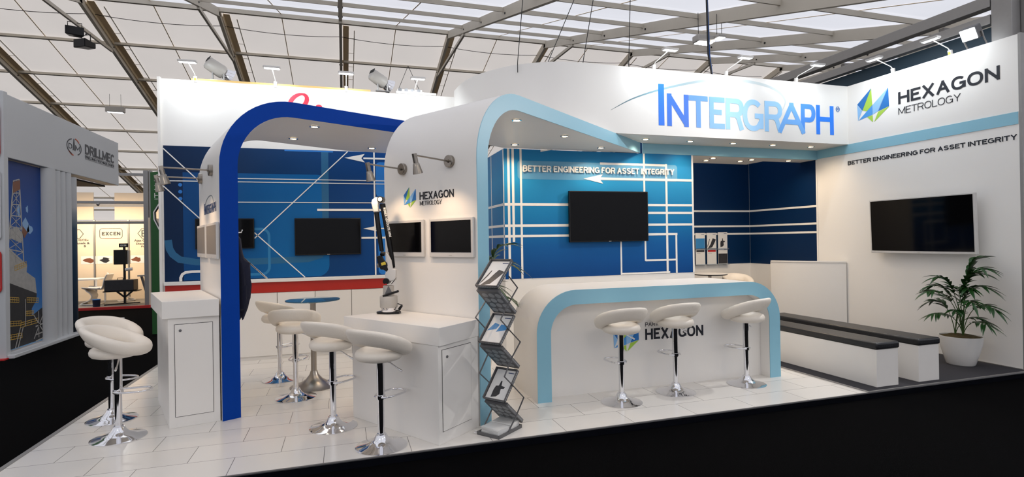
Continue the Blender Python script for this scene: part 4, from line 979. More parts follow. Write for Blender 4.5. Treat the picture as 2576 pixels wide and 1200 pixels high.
m = MB(ax); m.plate([A(951, 645)[:2], A(962, 642)[:2], A(968, 655)[:2], A(975, 662)[:2], A(980, 678)[:2], A(976, 684)[:2], A(968, 678)[:2], A(961, 678)[:2], A(956, 666)[:2]], -.02, .04); pb_ = m.build('probe_grip', 'blackp', t, bevel=.006)
m = MB(ax); m.plate([A(962, 661)[:2], A(973, 658)[:2], A(975, 665)[:2], A(964, 668)[:2]], .0405, .0415); m.build('sticker', 'yellow', pb_, label='yellow warning sticker')
m = MB(ax); m.tube([A(951, 668, .0), A(957, 668, .0)], .02, 16); m.build('probe_wheel', 'greysteel', t, smooth=50)
dv = V(*A(980, 596)[:2])-V(*A(966, 524)[:2]); dn = dv.normalized()
fT = Fr(ax.p(*A(970, 524)[:2], .0265), ax.R*dn.x+ax.U*dn.y, ax.R*(-dn.y)+ax.U*dn.x, ax.N)
text('ROMER ABSOLUTE ARM', fT, 0, -.004, .29, .019, 'line', 'lettering', t, d0=0, depth=.0015, weight=.2)

# ------------------------------------------------------------------ plants
def frond(tree, p0, az, ph_, rise, reach, droop, nl=9, ll=.17, lw=.022, seed=0):
    rnd = random.Random(seed); h = V(*c2(az), 0); P = []
    for i in range(11):
        u = i/10; P.append(p0+h*(reach*(u**1.5))+V(0, 0, rise*(1-(1-u)**1.7)-droop*u**3))
    m = MB(); m.tube([tuple(v) for v in P], [.006-.0045*i/10 for i in range(11)], 6); m.build('frond_stem', 'stem', tree, smooth=60)
    m = MB(); sd = h.cross(V(0, 0, 1))
    for k in range(nl):
        u = .50+.5*k/(nl-1); i = min(9, int(u*10)); fr = u*10-i; c = P[i].lerp(P[i+1], fr) if i < 10 else P[10]; d = (P[min(i+1, 10)]-P[i]).normalized()
        for sg in (-1, 1):
            if k == nl-1 and sg == 1: dr = d
            else: dr = (d*.75+sd*sg*rnd.uniform(.45, .75)+V(0, 0, rnd.uniform(-.05, .22))).normalized()
            L = ll*rnd.uniform(.75, 1.15)*(1-.35*abs(u-.72)); w = lw*1.45*rnd.uniform(.8, 1.15); wd = dr.cross(V(0, 0, 1)).normalized(); base = len(m.v); vs = []
            for j in range(6):
                q = j/5; pt = c+dr*L*q+V(0, 0, -L*.45*q*q); ww = w*math.sin(math.pi*min(.98, .12+q*.88))*.5
                vs += [tuple(pt-wd*ww), tuple(pt+V(0, 0, -ww*.5)), tuple(pt+wd*ww)]
            fs = []
            for j in range(5): fs += [[3*j, 3*j+1, 3*j+4, 3*j+3], [3*j+1, 3*j+2, 3*j+5, 3*j+4]]
            m.add(vs, fs)
    return m.build('frond', 'leaf', tree, smooth=60)
def potted(x, y, z0, r0, r1, h, label, fr):
    t = thing('potted_palm', (x, y, z0), label, 'potted palm')
    m = MB(); m.lathe([(0, 0), (r0, 0), (r0+.012, .012), (r0+(r1-r0)*.55, h*.4), (r0+(r1-r0)*.9, h*.75), (r1, h), (r1-.012, h), (r1-.016, h-.03), (0, h-.03)], c=(x, y, z0), n=56); m.build('pot', 'pot', t, smooth=50)
    m = MB(); n = 28; vs = [(x, y, z0+h+.012)]; fs = []
    for k in (1, 2, 3, 4):
        for j in range(n):
            a = 2*math.pi*j/n; r = (r1-.016)*k/4; vs.append((x+r*math.cos(a), y+r*math.sin(a), z0+h-.012+(.03*(1-(k/4)**2))+random.uniform(-.006, .008)*(k < 4)))
    for j in range(n): fs.append([0, 1+j, 1+(j+1) % n])
    for k in range(3):
        for j in range(n): fs.append([1+k*n+j, 1+k*n+(j+1) % n, 1+(k+1)*n+(j+1) % n, 1+(k+1)*n+j])
    m.add(vs, fs); m.build('soil', 'soil', t, smooth=80)
    for i, (az, rise, reach, droop, nl, ll, lw) in enumerate(fr):
        frond(t, V(x+.05*math.cos(i*2.1), y+.05*math.sin(i*2.1), z0+h-.01), az, 0, rise, reach, droop, nl, ll, lw, seed=i+3)
potted(7.36, 4.80, .004, .135, .225, .36, 'potted palm in a white tapered planter in front of the right wall', [
    (-50, .98, .13, .02, 8, .26, .045), (-95, .95, .34, .08, 7, .24, .032), (165, .66, .42, .08, 10, .22, .03), (125, .72, .30, .10, 9, .20, .028), (-80, .74, .30, .10, 8, .22, .028),
    (-100, .55, .40, .16, 9, .20, .026), (175, .36, .45, .06, 9, .20, .02), (-70, .34, .30, .12, 8, .18, .02), (-110, .30, .38, .10, 8, .18, .02), (200, .40, .30, .05, 8, .18, .022), (95, .50, .25, .08, 8, .20, .03), (60, .62, .10, .02, 6, .22, .04), (150, .80, .26, .06, 9, .22, .03), (-75, .86, .24, .06, 8, .22, .034), (230, .56, .30, .10, 8, .20, .026), (-130, .70, .22, .08, 8, .20, .03)])
potted(1.42, 6.02, 0, .12, .19, .34, 'potted palm whose fronds peep out behind the pale blue arch leg', [
    (-40, 1.30, .30, .04, 8, .28, .03), (-20, 1.18, .45, .14, 9, .28, .026), (-60, 1.0, .40, .20, 8, .26, .022), (60, 1.2, .25, .1, 7, .2, .03), (150, 1.0, .2, .1, 7, .2, .03), (-5, .85, .48, .25, 8, .22, .02)])

# ------------------------------------------------------------------ wall brochure holder
fn = yframe(8.866)
t = thing('brochure_holder', (6.75, 8.85, 1.1), 'clear acrylic wall holder with two rows of pockets on the dark blue niche wall', 'brochure holder')
for zz in (1.40, 1.10):
    for k in range(4):
        m = MB(fn); x = 6.17+.257*k; m.box((x, zz, .012), (x+.245, zz+.012, .05)); m.box((x, zz, .046), (x+.245, zz+.03, .049)); m.build('pocket', 'acrylic', t)
bl = [(6.43, 1.415, 'brochureblue', 3, 'brochure with a blue harbour picture, upper row of the wall holder, left'), (6.69, 1.415, 'brochuregrey', 0, 'brochure with a dark angular picture, upper row of the wall holder, middle'), (6.945, 1.425, 'brochuregrey', 2, 'pale brochure with a small dark machine, upper row of the wall holder, right'),
      (6.43, 1.115, 'brochuregrey', 4, 'white sheet with a dark header strip, lower row of the wall holder, left'), (6.69, 1.115, 'flagred', 4, 'white sheet with a red pictured header, lower row of the wall holder, middle'), (6.945, 1.115, 'brochuregrey', 3, 'brochure with a black lower half, lower row of the wall holder, right'),
      (6.175, 1.415, 'brochuregrey', 4, 'brochure at the far left of the upper holder row, cut off by the mural edge'), (6.175, 1.115, 'brochureblue', 4, 'brochure at the far left of the lower holder row, cut off by the mural edge')]
for x, z, p, st_, l in bl: brochure(fn, x, z, x+.215, z+.31, .03, p, l, st_)

# ------------------------------------------------------------------ jacket hanging behind the blue leg
t = thing('hanging_jacket', (-.90, 5.9, .95), 'dark navy jacket hanging on the inner side of the blue-edged arch leg', 'jacket')
prof = [(.95, .02, .035), (1.02, .10, .055), (1.12, .13, .07), (1.25, .13, .078), (1.38, .12, .075), (1.46, .10, .08), (1.50, .08, .05), (1.56, .05, .038), (1.70, .035, .028), (1.74, .01, .008)]
m = MB(); n = 22; vs = []; c0 = PB+FB*.165+DB*.16
for z, a, b in prof:
    for j in range(n):
        th_ = 2*math.pi*j/n; wob = 1+.16*math.sin(5*th_+z*9)*(1 if z < 1.5 else .3); q = c0+FB*(b*(1.0+.9*math.cos(th_))*wob*.8)+DB*(a*math.sin(th_)*wob)
        vs.append((q.x, q.y, z+(.05*math.sin(3*th_) if z < 1.0 else 0)))
fs = [[i*n+j, i*n+(j+1) % n, (i+1)*n+(j+1) % n, (i+1)*n+j] for i in range(len(prof)-1) for j in range(n)]+[list(range(n))[::-1], [(len(prof)-1)*n+j for j in range(n)]]
m.add(vs, fs); m.build('cloth', 'navy', t, smooth=50)
m = MB(); q = PB+FB*.165+DB*.16; m.tube([(q.x, q.y, 1.76), tuple(q+FB*.05)+(1.765,), tuple(q+FB*.06)+(1.79,)], .006, 8); m.build('coat_hook', 'chrome', t)

# ------------------------------------------------------------------ hanging cables and wires
m = MB(); m.tube([(5.45, 7.0, 3.6), (5.436, 7.0, 4.16), (5.38, 7.0, 4.45), (5.366, 7.0, 5.28), (5.37, 7.02, 6.20)], .013, 10); m.build('hanging_cable', 'cable', None, label='thick black cable hanging from the tent roof behind the lettered fascia', cat='cable')
m = MB(); m.tube([(5.43, 7.03, 3.6), (5.47, 7.03, 4.16), (5.43, 7.03, 4.45), (5.405, 7.03, 5.28), (5.40, 7.02, 6.20)], .010, 10); m.build('hanging_cable', 'bluecable', None, label='blue cable hanging beside the thick black one behind the fascia', cat='cable')
for a, b, l in (((2.686, 4.03), (3.108, 4.975), 'slanting steel suspension wire above the curved fascia, leftmost dark one'), ((3.214, 4.03), (3.401, 5.009), 'steel suspension wire above the curved fascia, just right of the slanting one'),
                ((2.267, 4.03), (2.354, 4.886), 'thin pale suspension wire at the left rise of the curved fascia'), ((3.944, 4.03), (3.986, 5.009), 'upright steel suspension wire left of the first fascia lamp')):
    k = (6.2-a[1])/(b[1]-a[1]); m = MB(); m.tube([(a[0]-.0, 6.9, 3.9), (a[0], 6.9, a[1]), (a[0]+(b[0]-a[0])*k, 6.9, 6.2)], .0055, 6); m.build('suspension_wire', 'cable', None, label=l, cat='wire')
# pair of loudspeakers on the brace of the second frame
def hornbox(c, l, rz):
    t = thing('loudspeaker', c, l, 'loudspeaker', 'black loudspeakers on the roof brace'); f = Fr(c, V(*c2(rz), 0), (0, 0, 1), None); f.N = f.R.cross(f.U)
    m = MB(f); vs = [(-.30, -.30, .3), (.30, -.30, .3), (.30, .05, .3), (-.30, .05, .3), (-.2, -.22, -.25), (.2, -.22, -.25), (.2, .0, -.25), (-.2, .0, -.25)]
    m.add(vs, [[0, 1, 2, 3], [7, 6, 5, 4], [0, 4, 5, 1], [1, 5, 6, 2], [2, 6, 7, 3], [3, 7, 4, 0]]); m.build('cabinet', 'blackp', t, bevel=.03)
    m = MB(f); m.tube([(-.22, .0, 0), (-.22, .28, 0), (.22, .28, 0), (.22, .0, 0)], .018, 6); m.tube([(0, .28, 0), (0, .34, 0)], .03, 6); m.build('bracket', 'blackp', t)
hornbox(V(-10.02, 25.45, 10.22), 'black loudspeaker hung from the roof brace at the upper left, nearer the camera', 20)
hornbox(V(-9.95, 26.25, 10.02), 'black loudspeaker hung from the roof brace at the upper left, farther and lower', -30)
# hall luminaires
def hallamp(c, l, w, on):
    t = thing('hall_luminaire', c, l, 'hall lamp'); x, y, z = c
    m = MB(); m.box((x-w/2, y-.14, z), (x+w/2, y+.14, z+w*.35)); m.build('housing', 'greyplastic', t, bevel=.03)
    m = MB(); m.box((x-w*.4, y-.12, z-.012), (x+w*.4, y+.12, z-.001)); m.build('lamp_glass', 'flood' if on else 'led', t)
    top = (zn(y) if y < YR else zf(y))-.15; m = MB(); m.tube([(x-w*.3, y, z+w*.35), (x-w*.3, y, top)], .008, 5); m.build('hanger', 'cable', t)
    m = MB(); m.tube([(x+w*.3, y, z+w*.35), (x+w*.3, y, top)], .008, 5); m.build('hanger', 'cable', t)
    light('AREA', 'light_source', t, (x, y, z-.03), (x, y, 0), 120 if on else 40, (1, .95, .86), shape='RECTANGLE', size=w*.8, size_y=.24)
hallamp((9.60, 12.68, 7.02), 'lit hall lamp hanging beside the cable pair above the fascia', .55, True)
hallamp((9.98, 12.5, 7.12), 'white hall lamp hung right beside the glowing one above the fascia', .26, False)
hallamp((-11.44, 33.5, 8.72), 'small pale hall lamp hanging above the pale grey neighbouring booth', .85, False)
# unseen fill lamps added over the aisle to brighten the stand
for c, l in (((-2.2, 1.2, 4.15), 'added fill lamp over the front aisle, left'), ((1.6, .6, 4.05), 'added fill lamp over the front aisle, middle'), ((5.4, .9, 4.1), 'added fill lamp over the front aisle, right')):
    t = thing('hall_luminaire', c, l, 'hall lamp'); x, y, z = c
    m = MB(); m.box((x-.3, y-.14, z), (x+.3, y+.14, z+.12)); m.build('housing', 'greyplastic', t, bevel=.03)
    m = MB(); m.box((x-.26, y-.12, z-.012), (x+.26, y+.12, z-.001)); m.build('lamp_glass', 'warmlamp', t)
    for q in (-.2, .2): m = MB(); m.tube([(x+q, y, z+.12), (x+q, y, zn(y)-.02)], .008, 5); m.build('hanger', 'cable', t)
    light('AREA', 'light_source', t, (x, y, z-.03), (x, y+2.2, 0), AISLE_FILL_W, (1, .86, .70), shape='RECTANGLE', size=.5, size_y=.24)
t = thing('power_box', (1.08, 8.45, 3.93), 'white power strip box with four sockets on top of the left back wall', 'power box')
m = MB(); m.box((.80, 8.42, 3.928), (1.42, 8.52, 3.965)); m.build('tray', 'white', t, bevel=.004)
m = MB(); m.box((.82, 8.43, 3.966), (1.20, 8.50, 4.0)); m.build('housing', 'white', t, bevel=.006)
for k in range(4): m = MB(); m.tube([(.86+.095*k, 8.428, 3.985), (.86+.095*k, 8.44, 3.985)], .03, 14); m.build('socket', 'greysteel', t)
for a, l in ((.84, 'left'), (1.16, 'right')):
    m = MB(); m.tube([(a, 8.45, 4.0), (1.02, 8.7, 4.45)], .004, 5); m.build('hanging_wire', 'cable', t)
# ------------------------------------------------------------------ pale grey booth on the left
XN = -4.947; fl = lframe(XN)
t = thing('exhibition_booth', (XN-.5, 12.4, -.06), 'pale grey neighbouring booth with fascia, picture wall and ribbed columns at the far left', 'booth')
m = MB(); m.box((XN-.25, 10.27, 3.045), (XN, 14.63, 4.03)); m.box((XN-.9, 10.20, -.05), (XN-.002, 10.32, 4.06)); m.build('fascia', 'neigh', t, bevel=.01)
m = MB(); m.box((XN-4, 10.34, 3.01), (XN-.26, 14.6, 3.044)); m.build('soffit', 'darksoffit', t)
m = MB(); m.box((XN-1.2, 10.22, -.058), (XN+.09, 14.6, -.0)); m.build('base', 'neigh', t, bevel=.01)
m = MB(); m.box((XN-1.3, 10.10, -.0595), (XN+.02, 10.215, -.04)); m.build('red_carpet_strip', 'flagred', t)
for k in range(4):
    y0, y1 = [(11.43, 11.78), (11.79, 11.97), (11.98, 12.16), (12.17, 12.37)][k]; yc = (y0+y1)/2; r = (y1-y0)/2
    m = MB(); m.plate([(XN-.10, y0)]+[(XN-.08+min(r, .12)*math.sin(math.pi*j/10), yc-r*math.cos(math.pi*j/10)) for j in range(11)]+[(XN-.10, y1)], 0, 3.04); m.build('ribbed_column', 'neigh', t, smooth=50)
M['tealcol'] = ramp_mat('printed_sea_column', 2, [(0, (14, 22, 34)), (1.4, (26, 56, 82)), (2.0, (60, 84, 104)), (2.3, (150, 156, 162)), (2.42, (190, 190, 192)), (3.0, (196, 198, 200))])
m = MB(); m.lathe([(.15, 0), (.15, 3.0)], c=(XN-.17, 12.58, 0), n=28); m.build('round_column', 'tealcol', t, smooth=60)
# printed picture of a drilling rig
M['skyprint'] = ramp_mat('printed_sky', 2, [(0, (110, 158, 200)), (.8, (44, 112, 184)), (1.8, (14, 82, 162)), (3.0, (6, 50, 118))])
M['cloud'] = mat('printed_cloud', (132, 172, 214), .5); M['rigdark'] = mat('printed_rig_dark', (34, 34, 38), .5, noise=.5, nscale=12); M['rigsteel'] = mat('printed_rig_steel', (166, 164, 160), .5, noise=.25, nscale=14); M['rigyellow'] = mat('printed_rig_yellow', (196, 160, 70), .5); M['rigbrown'] = mat('printed_rig_brown', (120, 72, 48), .5)
fp = lframe(XN-.085)
pc = t
m = MB(fp); m.box((10.33, .03, -.02), (11.60, 3.03, 0)); m.build('picture_panel', 'skyprint', pc)
m = MB(fp)
random.seed(4)
for (cy, cz, ry, rz) in ((10.95, 2.0, .12, .14), (11.08, 1.95, .08, .09), (10.75, 2.25, .05, .12), (11.0, 2.28, .04, .06)):
    m.plate([(cy+ry*math.cos(a*.5236)*random.uniform(.6, 1.2), cz+rz*math.sin(a*.5236)*random.uniform(.6, 1.2)) for a in range(12)], 0, .001)
m.build('printed_clouds', 'cloud', pc)
m = MB(fp)     # lattice derrick
def seg(a, b, w, z=.0015): m.stroke([a, b], w, z, z+.001)
tl, tr_ = (10.62, 2.72), (10.78, 2.76); bl_, br_ = (10.42, 1.45), (10.88, 1.38)
lv = [0, .16, .3, .44, .58, .72, .86, 1]
def lp(a, b, u): return (a[0]+(b[0]-a[0])*u, a[1]+(b[1]-a[1])*u)
seg(tl, bl_, .035); seg(tr_, br_, .03); mid = lambda u: lp(lp(tl, bl_, u), lp(tr_, br_, u), .5)
for i in range(7):
    a, b = lp(tl, bl_, lv[i]), lp(tr_, br_, lv[i]); c, d_ = lp(tl, bl_, lv[i+1]), lp(tr_, br_, lv[i+1])
    seg(a, b, .018); seg(a, d_, .012, .0018); seg(b, c, .012, .0021); seg(mid(lv[i]), mid(lv[i+1]), .012, .0024)
m.plate([(10.40, 1.55), (10.52, 1.62), (10.98, 1.36), (10.96, 1.24), (11.22, 1.12), (11.26, .86), (10.38, 1.12)], .0012, .0014)
m.plate([(10.52, 1.94), (10.70, 1.99), (10.86, 1.88), (10.82, 1.72), (10.5, 1.8)], .0012, .0016)
m.build('printed_derrick', 'rigsteel', pc)
m = MB(fp); m.plate([(10.38, 1.12), (11.26, .86), (11.24, .74), (11.10, .62), (11.08, .05), (10.36, .04)], .002, .0024); m.plate([(11.10, .50), (11.5, .62), (11.55, .05), (11.08, .05)], .0018, .0022); m.build('printed_platform', 'rigdark', pc)
m = MB(fp); m.plate([(10.60, 2.70), (10.80, 2.75), (10.80, 2.60), (10.60, 2.52)], .004, .0045); m.build('printed_rust', 'rigbrown', pc); m = MB(fp); m.plate([(10.86, 2.0), (11.0, 1.9), (10.9, 1.80), (10.84, 1.9)], .004, .0045); m.build('printed_rust', 'rigbrown', pc)
m = MB(fp)
for y0, z0, y1, z1 in ((10.42, .80, 10.72, .76), (10.42, .42, 10.78, .38), (10.95, .74, 11.3, .70), (10.92, .52, 11.15, .5), (10.42, .2, 10.8, .18), (10.75, .35, 11.3, .36), (10.62, 1.28, 10.95, 1.34)):
    for k in (0, .04, .075): m.stroke([(y0, z0+k), (y1, z1+k)], .010, .0045, .005)
    for k in range(6): u = k/5; m.stroke([(y0+(y1-y0)*u, z0+(z1-z0)*u), (y0+(y1-y0)*u, z0+(z1-z0)*u+.08)], .008, .0052, .0056)
m.build('printed_railings', 'rigyellow', pc)
m = MB(fp)
for a, b in (((10.6, .04), (10.75, .35)), ((10.68, .04), (10.83, .35)), ((11.15, .1), (11.5, .55)), ((11.15, .5), (11.5, .12)), ((11.3, .1), (11.3, .55)), ((11.2, .3), (11.52, .33)), ((10.45, .5), (10.45, .75)), ((10.9, .35), (10.9, .8)), ((11.2, .05), (11.52, .08)), ((11.2, .16), (11.52, .18))): m.stroke([a, b], .022, .006, .0066)
m.build('printed_girders', 'rigsteel', pc)
# logo of that booth
M['inkgrey'] = mat('charcoal_vinyl', (52, 56, 64), .45); M['inkorange'] = mat('orange_vinyl', (190, 80, 40), .45)
s = thing('wall_sign', (XN, 13.2, 3.45), 'DRILLMEC DRILLING TECHNOLOGIES lettering with an oval badge on the pale grey fascia', 'sign')
text('DRILLMEC', fl, 12.93, 3.51, 14.37, 3.71, 'inkgrey', 'lettering', s, d0=.001, depth=.006, bold=.02)
text('DRILLING | TECHNOLOGIES', fl, 12.93, 3.43, 14.36, 3.478, 'inkgrey', 'small_lettering', s, d0=.001, depth=.006, bold=.01)
m = MB(fl); m.box((12.93, 3.488, .001), (14.36, 3.494, .005)); m.box((12.93, 3.410, .001), (14.36, 3.416, .005)); m.build('rule', 'inkgrey', s)
E_ = lambda a0, a1, rx, rz, n=16: [(12.47+rx*math.cos(math.radians(a0+(a1-a0)*i/n)), 3.573+rz*math.sin(math.radians(a0+(a1-a0)*i/n))) for i in range(n+1)]
m = MB(fl); m.stroke(E_(110, 250, .29, .15), .02, .001, .006); m.build('badge_oval', 'inkgrey', s); m = MB(fl); m.stroke(E_(-60, 40, .29, .15), .02, .001, .006); m.build('badge_oval', 'inkgrey', s)
m = MB(fl); m.stroke(E_(80, 40, .26, .165), .022, .001, .006); m.build('badge_orange_arc', 'inkorange', s); m = MB(fl); m.stroke(E_(215, 262, .27, .165), .022, .001, .006); m.build('badge_orange_arc', 'inkorange', s)
text('D', fl, 12.25, 3.52, 12.38, 3.62, 'inkgrey', 'badge_letter', s, d0=.001, depth=.005); text('M', fl, 12.52, 3.52, 12.70, 3.62, 'inkgrey', 'badge_letter', s, d0=.001, depth=.005)
m = MB(fl); m.plate([(12.41, 3.50), (12.45, 3.73), (12.47, 3.73), (12.51, 3.50), (12.47, 3.52)], .001, .006); m.build('badge_tower', 'inkgrey', s)
# green panels at the very left edge
for z0, z1, c, l in ((3.02, 3.85, 'green', 'green rounded sign panel at the extreme upper left edge'), (1.75, 2.85, 'line', 'white rounded sign panel at the extreme left edge, between the green ones'), (.95, 1.62, 'green', 'green rounded sign panel at the extreme left edge, lowest')):
    f = yframe(10.19); tt = thing('rounded_sign', (-5.3, 10.18, z0), l, 'sign')
    m = MB(f); m.plate(rrect(-6.2, z0, -4.965-.02, z1, .08), 0, .012); m.build('border', 'flagred' if c == 'green' else 'neigh', tt)
    m = MB(f); m.plate(rrect(-6.2, z0+.02, -4.965-.04, z1-.02, .07), .012, .015); m.build('inner_border', 'line', tt)
    m = MB(f); m.plate(rrect(-6.2, z0+.045, -4.965-.065, z1-.045, .06), .015, .018); m.build('face', c, tt)

# ------------------------------------------------------------------ cream booth far behind, left
t = thing('exhibition_booth', (-6.6, 18.5, -.06), 'cream-walled booth with aluminium rails and warm light far behind on the left', 'booth')
m = MB(); m.box((-9.6, 17.2, -.06), (-5.1, 19.6, 0.0)); m.build('floor', 'greyfloor', t)
m = MB(); m.box((-9.6, 17.12, -.06), (-5.1, 17.198, .01)); m.build('red_edge', 'flagred', t)
for k, (a, b) in enumerate(((-9.6, -8.15), (-8.14, -7.25), (-7.24, -6.36), (-6.35, -5.1))):
    m = MB(); m.box((a+.02, 19.5, 0), (b-.02, 19.54, 2.42)); m.build('wall_panel', 'beige', t)
    m = MB(); m.box((b-.022, 19.48, 0), (b+.022, 19.55, 2.45)); m.build('post', 'alu', t, bevel=.004)
m = MB(); m.box((-5.14, 17.2, 0), (-5.10, 19.5, 2.42)); m.build('wall_panel', 'beige', t)
for z in (2.25, 2.80, 3.57): m = MB(); m.box((-9.6, 17.27, z), (-5.25, 17.33, z+.075)); m.build('header_rail', 'alu', t, bevel=.005)
m = MB(); m.box((-5.26, 17.24, 0), (-5.14, 17.36, 3.72)); m.build('front_post', 'alu', t, bevel=.01)
m = MB(); m.box((-5.12, 17.24, 0), (-5.06, 17.36, 3.72)); m.build('front_post', 'alu', t, bevel=.01)
m = MB(); m.box((-9.6, 19.6, 2.46), (-7.3, 19.63, 3.3)); m.build('header_panel', 'beige', t)
m = MB(); m.box((-6.75, 19.6, 2.46), (-5.1, 19.63, 3.3)); m.build('header_panel', 'beige', t)
m = MB(); m.box((-9.6, 19.58, 2.86), (-5.1, 19.62, 2.94)); m.build('header_rail', 'alu', t)
light('AREA', 'light_source', t, (-6.9, 18.3, 2.55), (-6.9, 19.3, 1.1), 75, (1, .78, .52), shape='RECTANGLE', size=2.4, size_y=.3)
for x in (-6.95, -6.30):
    m = MB(); m.tube([(x, 17.22, 2.80), (x, 17.18, 2.76)], .035, 10); m.build('clip_spot', 'alu', t)
fe = yframe(19.5)
s = thing('wall_sign', (-6.8, 19.49, 1.85), 'EXCEN lettering in a rounded outline on the cream wall', 'sign')
m = MB(fe); m.stroke(rrect(-7.111, 1.885, -6.523, 2.19, .07), .014, .001, .004, closed=True); m.build('outline', 'inkgrey', s)
text('EXCEN', fe, -7.054, 1.975, -6.572, 2.085, 'inkgrey', 'lettering', s, d0=.001, depth=.003, bold=.03)
text('ATEX TECHNOLOGY', fe, -6.98, 1.868, -6.60, 1.893, 'inkorange', 'small_lettering', s, d0=.001, depth=.003)
s = thing('wall_sign', (-6.0, 19.49, 1.6), 'hexagonal Ex emblem with Atex Gen and Diesel captions on the cream wall', 'sign')
hx = [(-6.108, 2.03), (-6.0, 2.18), (-5.70, 2.18), (-5.60, 2.03), (-5.70, 1.88), (-6.0, 1.88)]
m = MB(fe); m.stroke(hx, .016, .001, .004, closed=True); m.build('outline', 'inkgrey', s)
text('Ex', fe, -6.01, 1.93, -5.73, 2.13, 'inkgrey', 'lettering', s, d0=.001, depth=.003)
text('Atex Generator', fe, -6.206, 1.776, -5.58, 1.848, 'inkgrey', 'caption', s, d0=.001, depth=.003, bold=.02)
text('Diesel Driven', fe, -6.16, 1.68, -5.60, 1.742, 'inkgrey', 'caption', s, d0=.001, depth=.003, bold=.02)
text('Pumps', fe, -6.02, 1.585, -5.76, 1.65, 'inkgrey', 'caption', s, d0=.001, depth=.003, bold=.02)
s = thing('wall_sign', (-7.5, 19.49, 1.6), 'hexagonal emblem with a partly hidden caption beside the teal column', 'sign')
m = MB(fe); m.stroke([(-7.98, 2.03), (-7.90, 2.16), (-7.62, 2.16), (-7.53, 2.03), (-7.62, 1.90), (-7.90, 1.90)], .016, .001, .004, closed=True); m.build('outline', 'inkgrey', s)
for sx, z in (('IECEx', 1.815), ('Panels &', 1.72), ('s', 1.63)): text(sx, fe, -7.391-(.26 if sx != 's' else .13)-(.1 if '&' in sx else 0), z, -7.391-(.08 if sx == 's' else 0)+(.02 if '&' in sx else 0), z+.06, 'inkgrey', 'caption', s, d0=.001, depth=.003, bold=.02)
s = thing('photo_strip', (-6.8, 19.49, 1.1), 'row of small machine photographs along the cream wall', 'photo strip')
for k in range(6):
    x = -7.60+.42*k; m = MB(fe)
    m.box((x, 1.11, .001), (x+.40, 1.35, .004)); m.build('photo_frame', 'paper', s)
    m = MB(fe); random.seed(k); m.plate([(x+.2+.15*math.cos(a*.628)*random.uniform(.5, 1.1), 1.23+.09*math.sin(a*.628)*random.uniform(.5, 1.1)) for a in range(10)], .004, .006); m.build('photo_subject', 'rigdark' if k % 3 else 'rigbrown', s)
# machine on a stand
t = thing('display_stand', (-5.91, 17.8, 0), 'black display stand with a small box and a large toolbox tray in the cream booth', 'display stand')
m = MB(); m.box((-6.14, 17.70, 1.13), (-5.84, 17.86, 1.54)); m.build('control_box', 'blackp', t, bevel=.01)
m = MB(); m.tube([(-5.81, 17.8, 1.14), (-5.81, 17.8, 1.52)], .045, 12); m.build('side_cylinder', 'greyplastic', t, smooth=50)
m = MB(); m.box((-6.03, 17.77, 1.61), (-5.81, 17.80, 1.72)); pl_ = m.build('name_plate', 'blackp', t)
text('EXCEN', yframe(17.77), -5.99, 1.64, -5.85, 1.685, 'line', 'lettering', pl_, d0=.001, depth=.002, bold=.03)
m = MB(); m.box((-5.935, 17.78, .02), (-5.885, 17.83, 1.65)); m.build('post', 'blackp', t)
m = MB(); m.box((-6.34, 17.62, .40), (-5.64, 17.98, .70)); m.build('toolbox', 'rigdark', t, bevel=.01)
m = MB(); m.tube([(-6.08, 17.8, .70), (-6.08, 17.8, .75), (-5.95, 17.8, .75), (-5.95, 17.8, .70)], .01, 6); m.build('handle', 'blackp', t)
m = MB(); m.box((-6.37, 17.6, .37), (-5.56, 18.0, .395)); m.build('tray', 'blackp', t)
m = MB(); m.bar((-6.1, 17.8, .37), (-5.91, 17.8, .2), .04, .04); m.bar((-5.72, 17.8, .37), (-5.91, 17.8, .2), .04, .04); m.build('brace', 'blackp', t)
m = MB(); m.bar((-6.37, 17.7, .015), (-5.91, 17.8, .03), .05, .03); m.bar((-5.57, 17.9, .03), (-5.91, 17.8, .03), .05, .03); m.build('foot', 'blackp', t)
def panton(x, y, rz, l):
    t = proto('cantilever_chair', l, 'chair', 'white cantilever chairs in the cream booth'); t.location = (x, y, 0.0); t.rotation_euler = (0, 0, rz)
    P = [(-.10, .0), (.28, .02), (.30, .06), (.12, .14), (.05, .25), (.12, .36), (.26, .44), (.24, .47), (.05, .45), (-.16, .44), (-.24, .52), (-.27, .70), (-.33, .86)]
    P = smoothcurve(P, 4); m = MB(); vs = []; n = 9
    for i, (a, z) in enumerate(P):
        w = .25-.05*math.sin(i/len(P)*math.pi*2); 
        for j in range(n):
            u = j/(n-1)*2-1; vs.append((a, w*u, z+(.05*u*u if z > .4 and a > -.2 else 0)))
    fs = [[i*n+j, i*n+j+1, (i+1)*n+j+1, (i+1)*n+j] for i in range(len(P)-1) for j in range(n-1)]
    m.add(vs, fs); o = m.build('shell', 'white', t, smooth=80); k = o.modifiers.new('thick', 'SOLIDIFY'); k.thickness = .02
    return t
c1 = panton(-6.70, 18.1, math.pi, 'white one-piece cantilever chair beside the black display stand')
dup(c1, (-6.35, 18.9, 0), .4, 'white one-piece chair farther back in the cream booth', 'white cantilever chairs in the cream booth')
t = thing('booth_table', (-7.1, 18.6, 0), 'low white table behind the cantilever chair', 'table')
m = MB(); m.box((-7.7, 18.3, .68), (-6.75, 19.0, .72)); m.build('table_top', 'white', t, bevel=.005)
for a, b in ((-7.6, 18.35), (-6.82, 18.35), (-7.6, 18.95), (-6.82, 18.95)): m = MB(); m.box((a, b, 0), (a+.04, b+.04, .68)); m.build('leg', 'white', t)
t = thing('paint_bucket', (-6.49, 17.5, -.06), 'dark blue bucket on the aisle in front of the cream booth', 'bucket')
